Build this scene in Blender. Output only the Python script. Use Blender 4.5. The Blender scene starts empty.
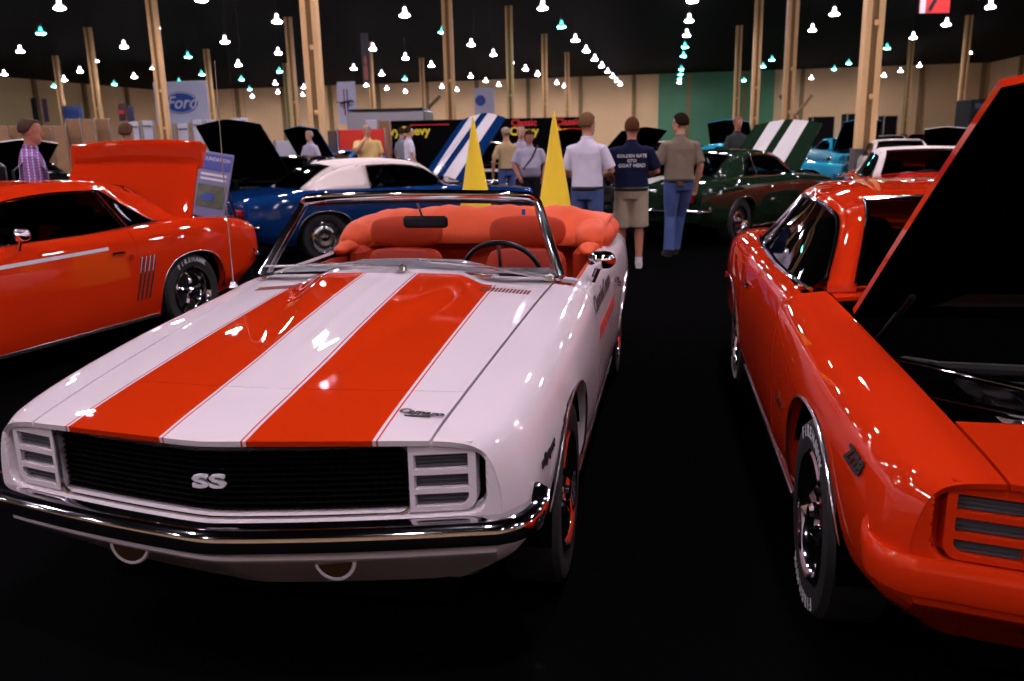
import bpy, bmesh, math, random
import numpy as np
from mathutils import Vector, Matrix
random.seed(4)
SC = bpy.context.scene
COL = SC.collection
PI = math.pi
# ------------------------------------------------------------------ camera
F, PITCH, ROLL, CAMH = 840.0, .237, -.022, 1.574
cp, sp, cr, sr = math.cos(PITCH), math.sin(PITCH), math.cos(ROLL), math.sin(ROLL)
fw = Vector((0, cp, -sp)); rt = Vector((1, 0, 0)); up = Vector((0, sp, cp))
R_ = rt*cr + up*sr; U_ = up*cr - rt*sr
camd = bpy.data.cameras.new('camera'); cam = bpy.data.objects.new('camera', camd); COL.objects.link(cam)
cam.matrix_world = Matrix(((R_.x, U_.x, -fw.x, 0), (R_.y, U_.y, -fw.y, 0), (R_.z, U_.z, -fw.z, CAMH), (0, 0, 0, 1)))
camd.sensor_width = 36; camd.lens = F/1024*36; camd.clip_end = 400; camd.clip_start = .05
camd.dof.use_dof = True; camd.dof.focus_distance = 3.1; camd.dof.aperture_fstop = 3.6
SC.camera = cam
# ------------------------------------------------------------------ view and world
SC.view_settings.view_transform = 'Standard'; SC.view_settings.look = 'None'
SC.view_settings.gamma = 1; SC.view_settings.use_curve_mapping = False
SC.view_settings.exposure = 0.42
LAMP_POWER = 285.0
SC.cycles.use_denoising = True
SC.cycles.max_bounces = 6; SC.cycles.diffuse_bounces = 2; SC.cycles.glossy_bounces = 4
SC.cycles.transmission_bounces = 4; SC.cycles.transparent_max_bounces = 12
SC.cycles.caustics_reflective = False; SC.cycles.caustics_refractive = False
wd = bpy.data.worlds.new('world'); SC.world = wd; wd.use_nodes = True
wd.node_tree.nodes['Background'].inputs[0].default_value = (.05, .045, .06, 1)
wd.node_tree.nodes['Background'].inputs[1].default_value = .05
HALL = .187                                    # the hall's long axis, turned from the view
hc, hs = math.cos(HALL), math.sin(HALL)
def hall(lat, lon, z=0): return Vector((lat*hc + lon*hs, -lat*hs + lon*hc, z))
# ------------------------------------------------------------------ materials
def srgb(r, g, b):
    f = lambda c: (c/255/12.92) if c/255 <= .04045 else ((c/255+.055)/1.055)**2.4
    return (f(r), f(g), f(b), 1)
MATS = {}
def mat(name, col, rough=.5, metal=0, coat=0, coat_rough=.03, spec=.5, emis=None, es=0, noise=0, nscale=8, bump=0, bscale=200, sheen=0):
    if name in MATS: return MATS[name]
    m = bpy.data.materials.new(name); m.use_nodes = True; nt = m.node_tree; b = nt.nodes['Principled BSDF']
    b.inputs['Base Color'].default_value = col; b.inputs['Roughness'].default_value = rough
    b.inputs['Metallic'].default_value = metal; b.inputs['Coat Weight'].default_value = coat
    b.inputs['Coat Roughness'].default_value = coat_rough; b.inputs['Specular IOR Level'].default_value = spec
    if sheen: b.inputs['Sheen Weight'].default_value = sheen
    if emis: b.inputs['Emission Color'].default_value = emis; b.inputs['Emission Strength'].default_value = es
    tc = nt.nodes.new('ShaderNodeTexCoord')
    if noise:
        n = nt.nodes.new('ShaderNodeTexNoise'); n.inputs['Scale'].default_value = nscale; n.inputs['Detail'].default_value = 4
        nt.links.new(tc.outputs['Object'], n.inputs['Vector'])
        r = nt.nodes.new('ShaderNodeMix'); r.data_type = 'RGBA'
        r.inputs['A'].default_value = tuple(c*(1-noise) for c in col[:3])+(1,)
        r.inputs['B'].default_value = tuple(min(1, c*(1+noise)) for c in col[:3])+(1,)
        nt.links.new(n.outputs['Fac'], r.inputs['Factor']); nt.links.new(r.outputs['Result'], b.inputs['Base Color'])
    if bump:
        n2 = nt.nodes.new('ShaderNodeTexNoise'); n2.inputs['Scale'].default_value = bscale
        nt.links.new(tc.outputs['Object'], n2.inputs['Vector'])
        bp = nt.nodes.new('ShaderNodeBump'); bp.inputs['Strength'].default_value = bump; bp.inputs['Distance'].default_value = .01
        nt.links.new(n2.outputs['Fac'], bp.inputs['Height']); nt.links.new(bp.outputs['Normal'], b.inputs['Normal'])
    MATS[name] = m; return m
def glass(name, tint=(.6, .62, .62, 1), refl=.9, rough=.0):
    if name in MATS: return MATS[name]
    m = bpy.data.materials.new(name); m.use_nodes = True; nt = m.node_tree; nt.nodes.clear()
    o = nt.nodes.new('ShaderNodeOutputMaterial'); t = nt.nodes.new('ShaderNodeBsdfTransparent'); g = nt.nodes.new('ShaderNodeBsdfGlossy')
    t.inputs[0].default_value = tint; g.inputs['Roughness'].default_value = rough; g.inputs[0].default_value = (refl, refl, refl, 1)
    fr = nt.nodes.new('ShaderNodeFresnel'); fr.inputs[0].default_value = 1.5; mx = nt.nodes.new('ShaderNodeMixShader')
    nt.links.new(fr.outputs[0], mx.inputs[0]); nt.links.new(t.outputs[0], mx.inputs[1]); nt.links.new(g.outputs[0], mx.inputs[2]); nt.links.new(mx.outputs[0], o.inputs[0])
    MATS[name] = m; return m
def striped(name, base, stripe, x0, x1, pin=True, y0=-9, y1=9):
    """car paint with a pair of lengthwise stripes; Object coordinates are the car's own"""
    if name in MATS: return MATS[name]
    m = mat(name, base, rough=.5, spec=.0, coat=1, coat_rough=.02); nt = m.node_tree; b = nt.nodes['Principled BSDF']
    tc = nt.nodes.new('ShaderNodeTexCoord'); sx = nt.nodes.new('ShaderNodeSeparateXYZ'); nt.links.new(tc.outputs['Object'], sx.inputs[0])
    def M(op, a, bb=None):
        n = nt.nodes.new('ShaderNodeMath'); n.operation = op
        for i, v in enumerate((a, bb)):
            if v is None: continue
            if isinstance(v, (int, float)): n.inputs[i].default_value = v
            else: nt.links.new(v, n.inputs[i])
        return n.outputs[0]
    ax = M('ABSOLUTE', sx.outputs['X'])
    inside = M('MULTIPLY', M('GREATER_THAN', ax, x0), M('LESS_THAN', ax, x1))
    inside = M('MULTIPLY', inside, M('MULTIPLY', M('GREATER_THAN', sx.outputs['Y'], y0), M('LESS_THAN', sx.outputs['Y'], y1)))
    fac = inside
    if pin:
        p1 = M('MULTIPLY', M('GREATER_THAN', ax, x0-.014), M('LESS_THAN', ax, x0-.009))
        p2 = M('MULTIPLY', M('GREATER_THAN', ax, x1+.009), M('LESS_THAN', ax, x1+.014))
        fac = M('ADD', fac, M('ADD', p1, p2))
    mx = nt.nodes.new('ShaderNodeMix'); mx.data_type = 'RGBA'; mx.inputs['A'].default_value = base; mx.inputs['B'].default_value = stripe
    nt.links.new(fac, mx.inputs['Factor']); nt.links.new(mx.outputs['Result'], b.inputs['Base Color'])
    return m
ORANGE = (.55, .030, .003, 1); WHITEP = (.70, .62, .66, 1)
def paint(name, c): return mat(name, c, rough=.5, spec=.0, coat=1, coat_rough=.02)
M_ORANGE = paint('orange_paint', (.56, .027, .004, 1)); M_WHITE = paint('white_paint', WHITEP)
M_HUGGER = striped('white_orange_striped_paint', WHITEP, ORANGE, .125, .45)
M_CHROME = mat('chrome', (.75, .74, .78, 1), rough=.06, metal=1)
M_BRUSH = mat('bright_trim', (.62, .6, .62, 1), rough=.22, metal=1)
M_BLACK = mat('black_trim', (.006, .006, .007, 1), rough=.45)
M_BLACK2 = mat('black_grille_bars', (.002, .002, .002, 1), rough=.7, spec=.06)
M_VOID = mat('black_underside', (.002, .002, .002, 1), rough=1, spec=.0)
M_RUBBER = mat('tyre_rubber', (.008, .008, .009, 1), rough=.7, bump=.2, bscale=90)
M_LETTER = mat('raised_white_letters', (.55, .55, .58, 1), rough=.6)
M_LAMPGLASS = mat('lamp_lens', (.10, .10, .11, 1), rough=.12, coat=1)
M_AMBER = mat('amber_lens', (.05, .024, .014, 1), rough=.2, coat=.6)
M_REDLENS = mat('red_lens', (.35, .01, .01, 1), rough=.15, coat=1)
M_GLASS = glass('clear_glass', (.86, .88, .9, 1)); M_TINT = glass('dark_glass', (.13, .14, .15, 1))
M_VINYL = mat('orange_vinyl', (.42, .036, .010, 1), rough=.6, spec=.15, noise=.12, nscale=6)
M_VINYLD = mat('orange_houndstooth_cloth', (.36, .028, .012, 1), rough=.8, noise=.35, nscale=160)
M_BOOT = mat('orange_top_boot', (.66, .085, .026, 1), rough=.6, spec=.15, noise=.15, nscale=5)
M_DARKINT = mat('black_vinyl', (.008, .008, .009, 1), rough=.45)
M_SKIN = mat('skin', (.50, .24, .15, 1), rough=.55, noise=.08)
M_SKINR = mat('ruddy_skin', (.45, .17, .11, 1), rough=.55, noise=.08)
M_BOOTHWHITE = mat('white_board', (.62, .6, .66, 1), rough=.6)
# ------------------------------------------------------------------ mesh helpers
def link(name, me, m, parent=None, mats=None):
    o = bpy.data.objects.new(name, me); COL.objects.link(o)
    for x in (mats or [m]):
        if x: me.materials.append(x)
    if parent: o.parent = parent
    return o
def mesh(name, V, Fs, m, parent=None, smooth=True, mats=None, fm=None, sharp=True):
    me = bpy.data.meshes.new(name); me.from_pydata([tuple(v) for v in V], [], Fs); me.validate(); me.update()
    if smooth:
        for p in me.polygons: p.use_smooth = True
        if sharp:
            try: me.set_sharp_from_angle(angle=math.radians(38))
            except Exception: pass
    o = link(name, me, m, parent, mats)
    if fm:
        for p, i in zip(me.polygons, fm): p.material_index = i
    return o
def thing(name, label, cat, loc=(0, 0, 0), rz=0, group=None):
    o = bpy.data.objects.new(name, None); COL.objects.link(o); o.empty_display_size = .2
    o.location = loc; o.rotation_euler = (0, 0, rz); tag(o, label, cat, group); return o
def tag(o, label=None, cat=None, group=None, kind=None):
    if label: o['label'] = label
    if cat: o['category'] = cat
    if group: o['group'] = group
    if kind: o['kind'] = kind
    return o
class MB:
    def __init__(s): s.V = []; s.F = []; s.m = []
    def add(s, V, Fs, m=0):
        n = len(s.V); s.V += [tuple(v) for v in V]; s.F += [tuple(i+n for i in f) for f in Fs]; s.m += [m]*len(Fs); return s
    def box(s, c, d, rz=0, M=None, m=0, bev=.0):
        hx, hy, hz = d[0]/2, d[1]/2, d[2]/2; b = min(bev, hx*.9, hy*.9, hz*.9)
        P = []
        if b:                                                    # chamfered box
            for sx in (-1, 1):
                for sy in (-1, 1):
                    for sz in (-1, 1):
                        P += [(sx*hx, sy*(hy-b), sz*(hz-b)), (sx*(hx-b), sy*hy, sz*(hz-b)), (sx*(hx-b), sy*(hy-b), sz*hz)]
            idx = lambda x, y, z, k: (x*4+y*2+z)*3+k
            Fs = []
            q = lambda a: Fs.append(a)
            for x in (0, 1): q((idx(x, 0, 0, 0), idx(x, 1, 0, 0), idx(x, 1, 1, 0), idx(x, 0, 1, 0)))
            for y in (0, 1): q((idx(0, y, 0, 1), idx(1, y, 0, 1), idx(1, y, 1, 1), idx(0, y, 1, 1)))
            for z in (0, 1): q((idx(0, 0, z, 2), idx(1, 0, z, 2), idx(1, 1, z, 2), idx(0, 1, z, 2)))
            for x in (0, 1):
                for y in (0, 1): q((idx(x, y, 0, 0), idx(x, y, 1, 0), idx(x, y, 1, 1), idx(x, y, 0, 1)))
                for z in (0, 1): q((idx(x, 0, z, 0), idx(x, 1, z, 0), idx(x, 1, z, 2), idx(x, 0, z, 2)))
            for y in (0, 1):
                for z in (0, 1): q((idx(0, y, z, 1), idx(1, y, z, 1), idx(1, y, z, 2), idx(0, y, z, 2)))
            for x in (0, 1):
                for y in (0, 1):
                    for z in (0, 1): q((idx(x, y, z, 0), idx(x, y, z, 1), idx(x, y, z, 2)))
        else:
            P = [(sx*hx, sy*hy, sz*hz) for sx in (-1, 1) for sy in (-1, 1) for sz in (-1, 1)]
            Fs = [(0, 1, 3, 2), (4, 6, 7, 5), (0, 4, 5, 1), (2, 3, 7, 6), (0, 2, 6, 4), (1, 5, 7, 3)]
        ca, sa = math.cos(rz), math.sin(rz)
        Q = [(p[0]*ca-p[1]*sa+c[0], p[0]*sa+p[1]*ca+c[1], p[2]+c[2]) for p in P]
        if M is not None: Q = [tuple(M @ Vector(p)) for p in Q]
        return s.add(Q, Fs, m)
    def tube(s, pts, rad, seg=10, m=0, cap=True, upv=None):
        """rad: number, list, or list of (ra, rb)"""
        pts = [Vector(p) for p in pts]; n = len(pts)
        rad = [rad]*n if not isinstance(rad, list) else list(rad)
        rad = [(r, r) if not isinstance(r, (list, tuple)) else r for r in rad]
        V = []; Fs = []; X = None
        for i, p in enumerate(pts):
            t = (pts[min(i+1, n-1)]-pts[max(i-1, 0)]).normalized()
            if X is None:
                a = Vector(upv) if upv else (Vector((1, 0, 0)) if abs(t.x) < .8 else Vector((0, 1, 0)))
                X = (a - t*a.dot(t)).normalized()
            else: X = (X - t*X.dot(t)).normalized()
            Y = t.cross(X)
            for k in range(seg):
                a = 2*PI*k/seg; V.append(p + X*math.cos(a)*rad[i][0] + Y*math.sin(a)*rad[i][1])
        for i in range(n-1):
            for k in range(seg):
                k2 = (k+1) % seg; Fs.append((i*seg+k, i*seg+k2, (i+1)*seg+k2, (i+1)*seg+k))
        if cap: Fs += [tuple(range(seg))[::-1], tuple((n-1)*seg+k for k in range(seg))]
        return s.add(V, Fs, m)
    def lathe(s, prof, seg=24, axis='z', c=(0, 0, 0), m=0, close=False):
        """prof: (r, h); turned round axis z, x or y"""
        V = []; Fs = []; n = len(prof)
        for r, h in prof:
            for k in range(seg):
                a = 2*PI*k/seg; u, w = r*math.cos(a), r*math.sin(a)
                q = (u, w, h) if axis == 'z' else ((h, u, w) if axis == 'x' else (w, h, u))
                V.append((q[0]+c[0], q[1]+c[1], q[2]+c[2]))
        for i in range(n-1 + (1 if close else 0)):
            j = (i+1) % n
            for k in range(seg):
                k2 = (k+1) % seg; Fs.append((i*seg+k, i*seg+k2, j*seg+k2, j*seg+k))
        return s.add(V, Fs, m)
    def ball(s, c, r, seg=14, rings=9, m=0, zc=(-1, 1)):
        r = (r, r, r) if not isinstance(r, (list, tuple)) else r; V = []; Fs = []
        a0, a1 = math.asin(max(-1, zc[0])), math.asin(min(1, zc[1]))
        for i in range(rings+1):
            ph = a0+(a1-a0)*i/rings
            for k in range(seg):
                a = 2*PI*k/seg; V.append((c[0]+r[0]*math.cos(ph)*math.cos(a), c[1]+r[1]*math.cos(ph)*math.sin(a), c[2]+r[2]*math.sin(ph)))
        for i in range(rings):
            for k in range(seg): k2 = (k+1) % seg; Fs.append((i*seg+k, i*seg+k2, (i+1)*seg+k2, (i+1)*seg+k))
        Fs += [tuple(range(seg))[::-1], tuple(rings*seg+k for k in range(seg))]
        return s.add(V, Fs, m)
    def build(s, name, m, parent=None, smooth=True, mats=None, T=None):
        V = s.V if T is None else [tuple(T @ Vector(v)) for v in s.V]
        o = mesh(name, V, s.F, m, parent, smooth, mats, s.m if mats else None)
        bm = bmesh.new(); bm.from_mesh(o.data); bmesh.ops.recalc_face_normals(bm, faces=bm.faces); bm.to_mesh(o.data); bm.free()
        return o
def copy_tree(o, parent=None):
    c = o.copy(); COL.objects.link(c); c.parent = parent
    for ch in [x for x in bpy.data.objects if x.parent == o]: copy_tree(ch, c)
    return c
def text(name, s, size, T, m, parent=None, ext=.002, shear=0, bold=0, align='CENTER', sx=1):
    cu = bpy.data.curves.new(name, 'FONT'); cu.body = s; cu.size = size; cu.extrude = ext; cu.shear = shear; cu.offset = bold
    cu.align_x = align; cu.align_y = 'CENTER'; cu.resolution_u = 3
    t = bpy.data.objects.new('t', cu); me = bpy.data.meshes.new_from_object(t); bpy.data.objects.remove(t)
    me.materials.clear(); me.transform(T @ Matrix.Diagonal((sx, 1, 1, 1))); me.name = name
    return link(name, me, m, parent)
def frame(o, x, z):
    """matrix whose local x runs along x, local y along 'z' (text up)"""
    x = Vector(x).normalized(); z = Vector(z); z = (z - x*z.dot(x)).normalized(); n = x.cross(z)
    return Matrix(((x.x, z.x, n.x, o[0]), (x.y, z.y, n.y, o[1]), (x.z, z.z, n.z, o[2]), (0, 0, 0, 1)))
# ------------------------------------------------------------------ car body surface
CL = 4.72
YS = np.array([0, .10, .34, .9, 1.5, 1.86, 2.6, 3.15, 3.7, 4.2, 4.58, CL])
TAB = dict(  # one row per control line: half width and height at each station
 z0=[.816, .831, .858, .915, .965, .985, .99, .985, .975, .945, .90, .87],
 x1=[.60, .605, .62, .65, .68, .70, .69, .68, .67, .65, .62, .60], z1=[.802, .815, .840, .885, .925, .945, .95, .96, .965, .94, .895, .865],
 x2=[.715, .745, .765, .785, .80, .81, .81, .80, .78, .76, .73, .70], z2=[.776, .795, .825, .872, .905, .925, .925, .945, .955, .93, .88, .85],
 x3=[.755, .805, .835, .862, .872, .875, .878, .888, .890, .872, .83, .79], z3=[.72, .735, .76, .80, .82, .83, .83, .845, .86, .84, .80, .77],
 x4=[.775, .835, .862, .888, .892, .895, .898, .910, .915, .895, .85, .81], z4=[.60, .60, .61, .65, .64, .63, .63, .66, .67, .66, .63, .61],
 x5=[.745, .795, .825, .872, .878, .88, .88, .888, .892, .875, .82, .78], z5=[.42, .42, .41, .40, .38, .37, .37, .38, .40, .42, .44, .46],
 x6=[.60, .64, .68, .80, .83, .84, .84, .84, .82, .78, .74, .70], z6=[.27, .26, .245, .22, .20, .20, .20, .20, .22, .26, .33, .37])
CT = np.array([[TAB['z0'][i]*0 if False else 0.0 for i in range(12)]] + [TAB['x%d' % k] for k in range(1, 7)])      # x rows
CZ = np.array([TAB['z0']] + [TAB['z%d' % k] for k in range(1, 7)])
def herm(xs, Yv, x):
    """cubic through rows of Yv (k, n) at stations xs"""
    n = len(xs); i = int(np.clip(np.searchsorted(xs, x)-1, 0, n-2)); h = xs[i+1]-xs[i]; t = (x-xs[i])/h
    def tan(j):
        if j == 0: return (Yv[..., 1]-Yv[..., 0])/(xs[1]-xs[0])
        if j == n-1: return (Yv[..., -1]-Yv[..., -2])/(xs[-1]-xs[-2])
        a = (Yv[..., j]-Yv[..., j-1])/(xs[j]-xs[j-1]); b = (Yv[..., j+1]-Yv[..., j])/(xs[j+1]-xs[j])
        return np.where(a*b > 0, 2*a*b/(a+b+1e-12), 0)
    m0, m1 = tan(i)*h, tan(i+1)*h
    return (2*t**3-3*t**2+1)*Yv[..., i]+(t**3-2*t**2+t)*m0+(-2*t**3+3*t**2)*Yv[..., i+1]+(t**3-t**2)*m1
def sst(a, b, x): t = min(1, max(0, (x-a)/(b-a))); return t*t*(3-2*t)
def warp(x, y, z):
    ax = math.sqrt(x*x+.0009)-.03; ax = min(ax, .9)
    f = math.exp(-max(y, 0)/1.5)*(.15*ax+.10*ax*ax)
    t = math.exp(-max(y, 0)/.35)*max(0, .47-z)*1.25
    nose = math.exp(-max(y, 0)/.10)*.045*sst(.62, .80, z)            # the header leans out over the grille
    r = math.exp(-max(CL-y, 0)/.6)*.09*ax*ax
    tr = math.exp(-max(CL-y, 0)/.3)*(max(0, .50-z)*.5 + max(0, z-.80)*.5)
    return y + f + t - nose*0 - r - tr
VK = np.arange(7.)
def S(y, v, bulge=1):
    sg = -1 if v < 0 else 1; a = abs(v)
    X = herm(YS, CT, y); Z = herm(YS, CZ, y)
    if a <= 1:                                                # crown between the two seams
        x = X[1]*a; z = Z[0]+(Z[1]-Z[0])*a*a
    else:
        x = float(herm(VK, X, a)); z = float(herm(VK, Z, a))
    if bulge and .3 < y < 1.9:                                # raised cowl-induction centre of the hood
        w = .12+.25*sst(.4, 1.7, y); h = .044*sst(.0, 2.1, y)
        z += h*(1-sst(w-.07, w+.06, abs(x))) + .003*sst(.4, .9, y)*(1-sst(0, .03, abs(x)))
    return Vector((sg*x, warp(x, y, z), z))
AF, AR, WR = .93, 3.673, .33                                    # axles, wheel radius
def arch_d(y, z):
    best = 9
    for ya, ra, rb in ((AF, .405, .40), (AR, .40, .375)):
        d = (abs((y-ya)/ra)**2.5+abs((z-.31)/rb)**2.5)**(1/2.5) if z > .31 else abs(y-ya)/ra
        best = min(best, d)
    return best
def arch_snap(y, z):
    for ya, ra, rb in ((AF, .405, .40), (AR, .40, .375)):
        if abs(y-ya) < .6:
            if z > .31:
                d = (abs((y-ya)/ra)**2.5+abs((z-.31)/rb)**2.5)**(1/2.5); return ya+(y-ya)/d, .31+(z-.31)/d
            return ya+(ra if y > ya else -ra), z
    return y, z
def panel(name, y0, y1, v0, v1, m, parent, ny=20, nv=12, e=.0014, lip=.016, bulge=1, arch=False, Tm=None, fn=S, edges='nsew', back=None):
    """one pressed panel: the body surface between two stations and two control lines, with turned-in edges"""
    yy0, yy1 = y0+e, y1-e; dv = e/.13*(1 if v1 > v0 else -1)
    ysl = [yy0+(yy1-yy0)*i/ny for i in range(ny+1)]; vsl = [v0+dv+(v1-v0-2*dv)*j/nv for j in range(nv+1)]
    G = [[fn(y, v, bulge) for v in vsl] for y in ysl]
    N = [[None]*(nv+1) for _ in ysl]
    for i in range(ny+1):
        for j in range(nv+1):
            a = G[min(i+1, ny)][j]-G[max(i-1, 0)][j]; b = G[i][min(j+1, nv)]-G[i][max(j-1, 0)]
            n = a.cross(b); n = n.normalized() if n.length > 1e-9 else Vector((0, 0, 1))
            if n.dot(G[i][j]-Vector((0, G[i][j].y, .5))) < 0: n = -n
            N[i][j] = n
    V = [p for r in G for p in r]; W = nv+1; Fs = []; cut = set()
    for i in range(ny):
        for j in range(nv):
            q = (i*W+j, (i+1)*W+j, (i+1)*W+j+1, i*W+j+1)
            if arch:
                c = sum((V[k] for k in q), Vector())/4
                if arch_d(c.y, c.z) < 1: cut.update(q); continue
            Fs.append(q)
    used = set(k for f in Fs for k in f); bnd = cut & used
    if arch:
        for k in bnd:
            i, j = divmod(k, W); y, z = arch_snap(V[k].y, V[k].z); V[k] = Vector((V[k].x, y, z))
    ring = [i*W for i in range(ny+1)]+[ny*W+j for j in range(1, nv+1)]+[i*W+nv for i in range(ny-1, -1, -1)]+[j for j in range(nv-1, 0, -1)]
    off = len(V); Vn = {}
    for k in ring: Vn[k] = off+len(Vn); i, j = divmod(k, W); V.append(V[k]-N[i][j]*lip)
    fset = [set(f) for f in Fs]; edge = {}
    for f in Fs:
        for a in range(4): edge.setdefault(frozenset((f[a], f[(a+1) % 4])), []).append(1)
    for a in range(len(ring)):
        k, k2 = ring[a], ring[(a+1) % len(ring)]
        if frozenset((k, k2)) in edge: Fs.append((k, k2, Vn[k2], Vn[k]))
    if arch:                                                    # rolled wheel-arch lip
        L = {}
        for k in bnd: L[k] = len(V); sg = 1 if V[k].x > 0 else -1; V.append(V[k]-Vector((sg*.05, 0, 0)))
        for ek, c in edge.items():
            ks = list(ek)
            if len(c) == 1 and ks[0] in bnd and ks[1] in bnd: Fs.append((ks[0], ks[1], L[ks[1]], L[ks[0]]))
    if Tm is not None: V = [Tm @ v for v in V]
    mats = None; fm = None
    if back:
        V2 = []; nF = len(Fs); o2 = len(V); n0 = (ny+1)*W
        V += [ (Tm @ (G[i][j]-N[i][j]*.022) if Tm is not None else G[i][j]-N[i][j]*.022) for i in range(ny+1) for j in range(W)]
        Fs += [(o2+i*W+j, o2+i*W+j+1, o2+(i+1)*W+j+1, o2+(i+1)*W+j) for i in range(ny) for j in range(nv)]
        mats = [m, back]; fm = [0]*nF+[1]*(len(Fs)-nF)
    return mesh(name, V, Fs, m, parent, True, mats, fm)
def front_y(x, z): return warp(x, 0, z)
def fbar(mb, x0, x1, z0, z1, d0, d1, n=16, m=0, y=0):
    """bar that follows the bowed front: between x0..x1, z0..z1, depth d0..d1 behind the face"""
    V = []; Fs = []
    for i in range(n+1):
        x = x0+(x1-x0)*i/n
        for z, d in ((z0, d0), (z1, d0), (z1, d1), (z0, d1)): V.append((x, front_y(x, .6)+y+d, z))
    for i in range(n):
        for k in range(4): k2 = (k+1) % 4; Fs.append((i*4+k, i*4+k2, i*4+4+k2, i*4+4+k))
    Fs += [(0, 1, 2, 3), tuple(n*4+k for k in (3, 2, 1, 0))]
    return mb.add(V, Fs, m)
def rrect(x, z, cx, cz, hx, hz, r):
    dx, dz = abs(x-cx)-(hx-r), abs(z-cz)-(hz-r)
    return math.hypot(max(dx, 0), max(dz, 0))+min(max(dx, dz), 0)-r
def fascia(parent, m, nx=150, nz=64, openings=()):
    """nose panel under the header: recessed where the grille and the lamps sit"""
    V = []; Fs = []; Xc = herm(YS, CT, 0); Zc = herm(YS, CZ, 0)
    TX = [float(herm(VK, Xc, 1+q/16)) for q in range(25)]; TZ = [float(herm(VK, Zc, 1+q/16)) for q in range(25)]
    for r in range(nz+1):
        t = r/nz; v = 2+4*t; xs = float(herm(VK, Xc, v)); zs = float(herm(VK, Zc, v))
        for c in range(nx+1):
            s = -1+2*c/nx; x = s*xs; u = min(1, abs(x)/Xc[1])
            ztop = Zc[0]+(Zc[1]-Zc[0])*u*u if abs(x) < Xc[1] else float(np.interp(abs(x), TX, TZ))
            z = zs+(1-t)**3*(max(ztop, zs)-Zc[2]) if abs(x) < Xc[2] else zs
            d = 0
            for (cx, cz, hx, hz, rad, dep) in openings:
                d = max(d, dep*(1-sst(-.012, .006, rrect(abs(x), z, cx, cz, hx, hz, rad))))
            d += .03*sst(.60, .54, z) if False else 0
            V.append((x, warp(x, 0, z)+d, z))
    W = nx+1
    for r in range(nz):
        for c in range(nx): Fs.append((r*W+c, r*W+c+1, (r+1)*W+c+1, (r+1)*W+c))
    return mesh('nose_panel', V, Fs, m, parent)
def sweep(mb, path, sec, m=0, closed=True):
    """sec: list of (outward, up); path: list of (point, outward normal xy)"""
    n = len(sec); V = []; Fs = []
    for p, nn in path:
        for a, b in sec: V.append((p[0]+nn[0]*a, p[1]+nn[1]*a, p[2]+b))
    for i in range(len(path)-1):
        for k in range(n): k2 = (k+1) % n; Fs.append((i*n+k, i*n+k2, (i+1)*n+k2, (i+1)*n+k))
    Fs += [tuple(range(n)), tuple((len(path)-1)*n+k for k in range(n))[::-1]]
    return mb.add(V, Fs, m)
def bumper(name, parent, m, rear=False, z=.54, h=.034, out=.045, wrap=.04, hx=.815):
    pts = []
    for i in range(-40, 41):
        s = i/40; a = abs(s); sg = 1 if s >= 0 else -1
        if a < .72: x = a/.72*(hx-.10); y = warp(x, 0, .6)
        else:
            q = (a-.72)/.28; yb = warp(hx-.10, 0, .6); an = min(1, q/.45)*PI/2
            x = hx-.10+.115*math.sin(an); y = yb+.12*(1-math.cos(an))+max(0, q-.45)/.55*wrap
        if rear: y = CL - (y*.55) + .0
        pts.append((sg*x, y))
    path = []
    for i, p in enumerate(pts):
        a, b = pts[max(i-1, 0)], pts[min(i+1, 80)]; t = Vector((b[0]-a[0], b[1]-a[1])).normalized(); nn = (t.y, -t.x)
        if rear: nn = (-t.y, t.x)
        e = max(0, abs(i-40)/40-.9)*.35
        path.append(((p[0], p[1], z+e), nn))
    sec = [(-.03, h), (out*.5, h*1.1), (out*.95, h*.75), (out*1.12, h*.35), (out*1.12, -h*.55), (out*.9, -h*.95), (out*.4, -h*1.1), (-.03, -h)]
    mb = MB(); sweep(mb, path, sec); o = mb.build(name, m, parent); return o
def solid(o, th, off=-1):
    md = o.modifiers.new('solid', 'SOLIDIFY'); md.thickness = th; md.offset = off; return o
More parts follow.
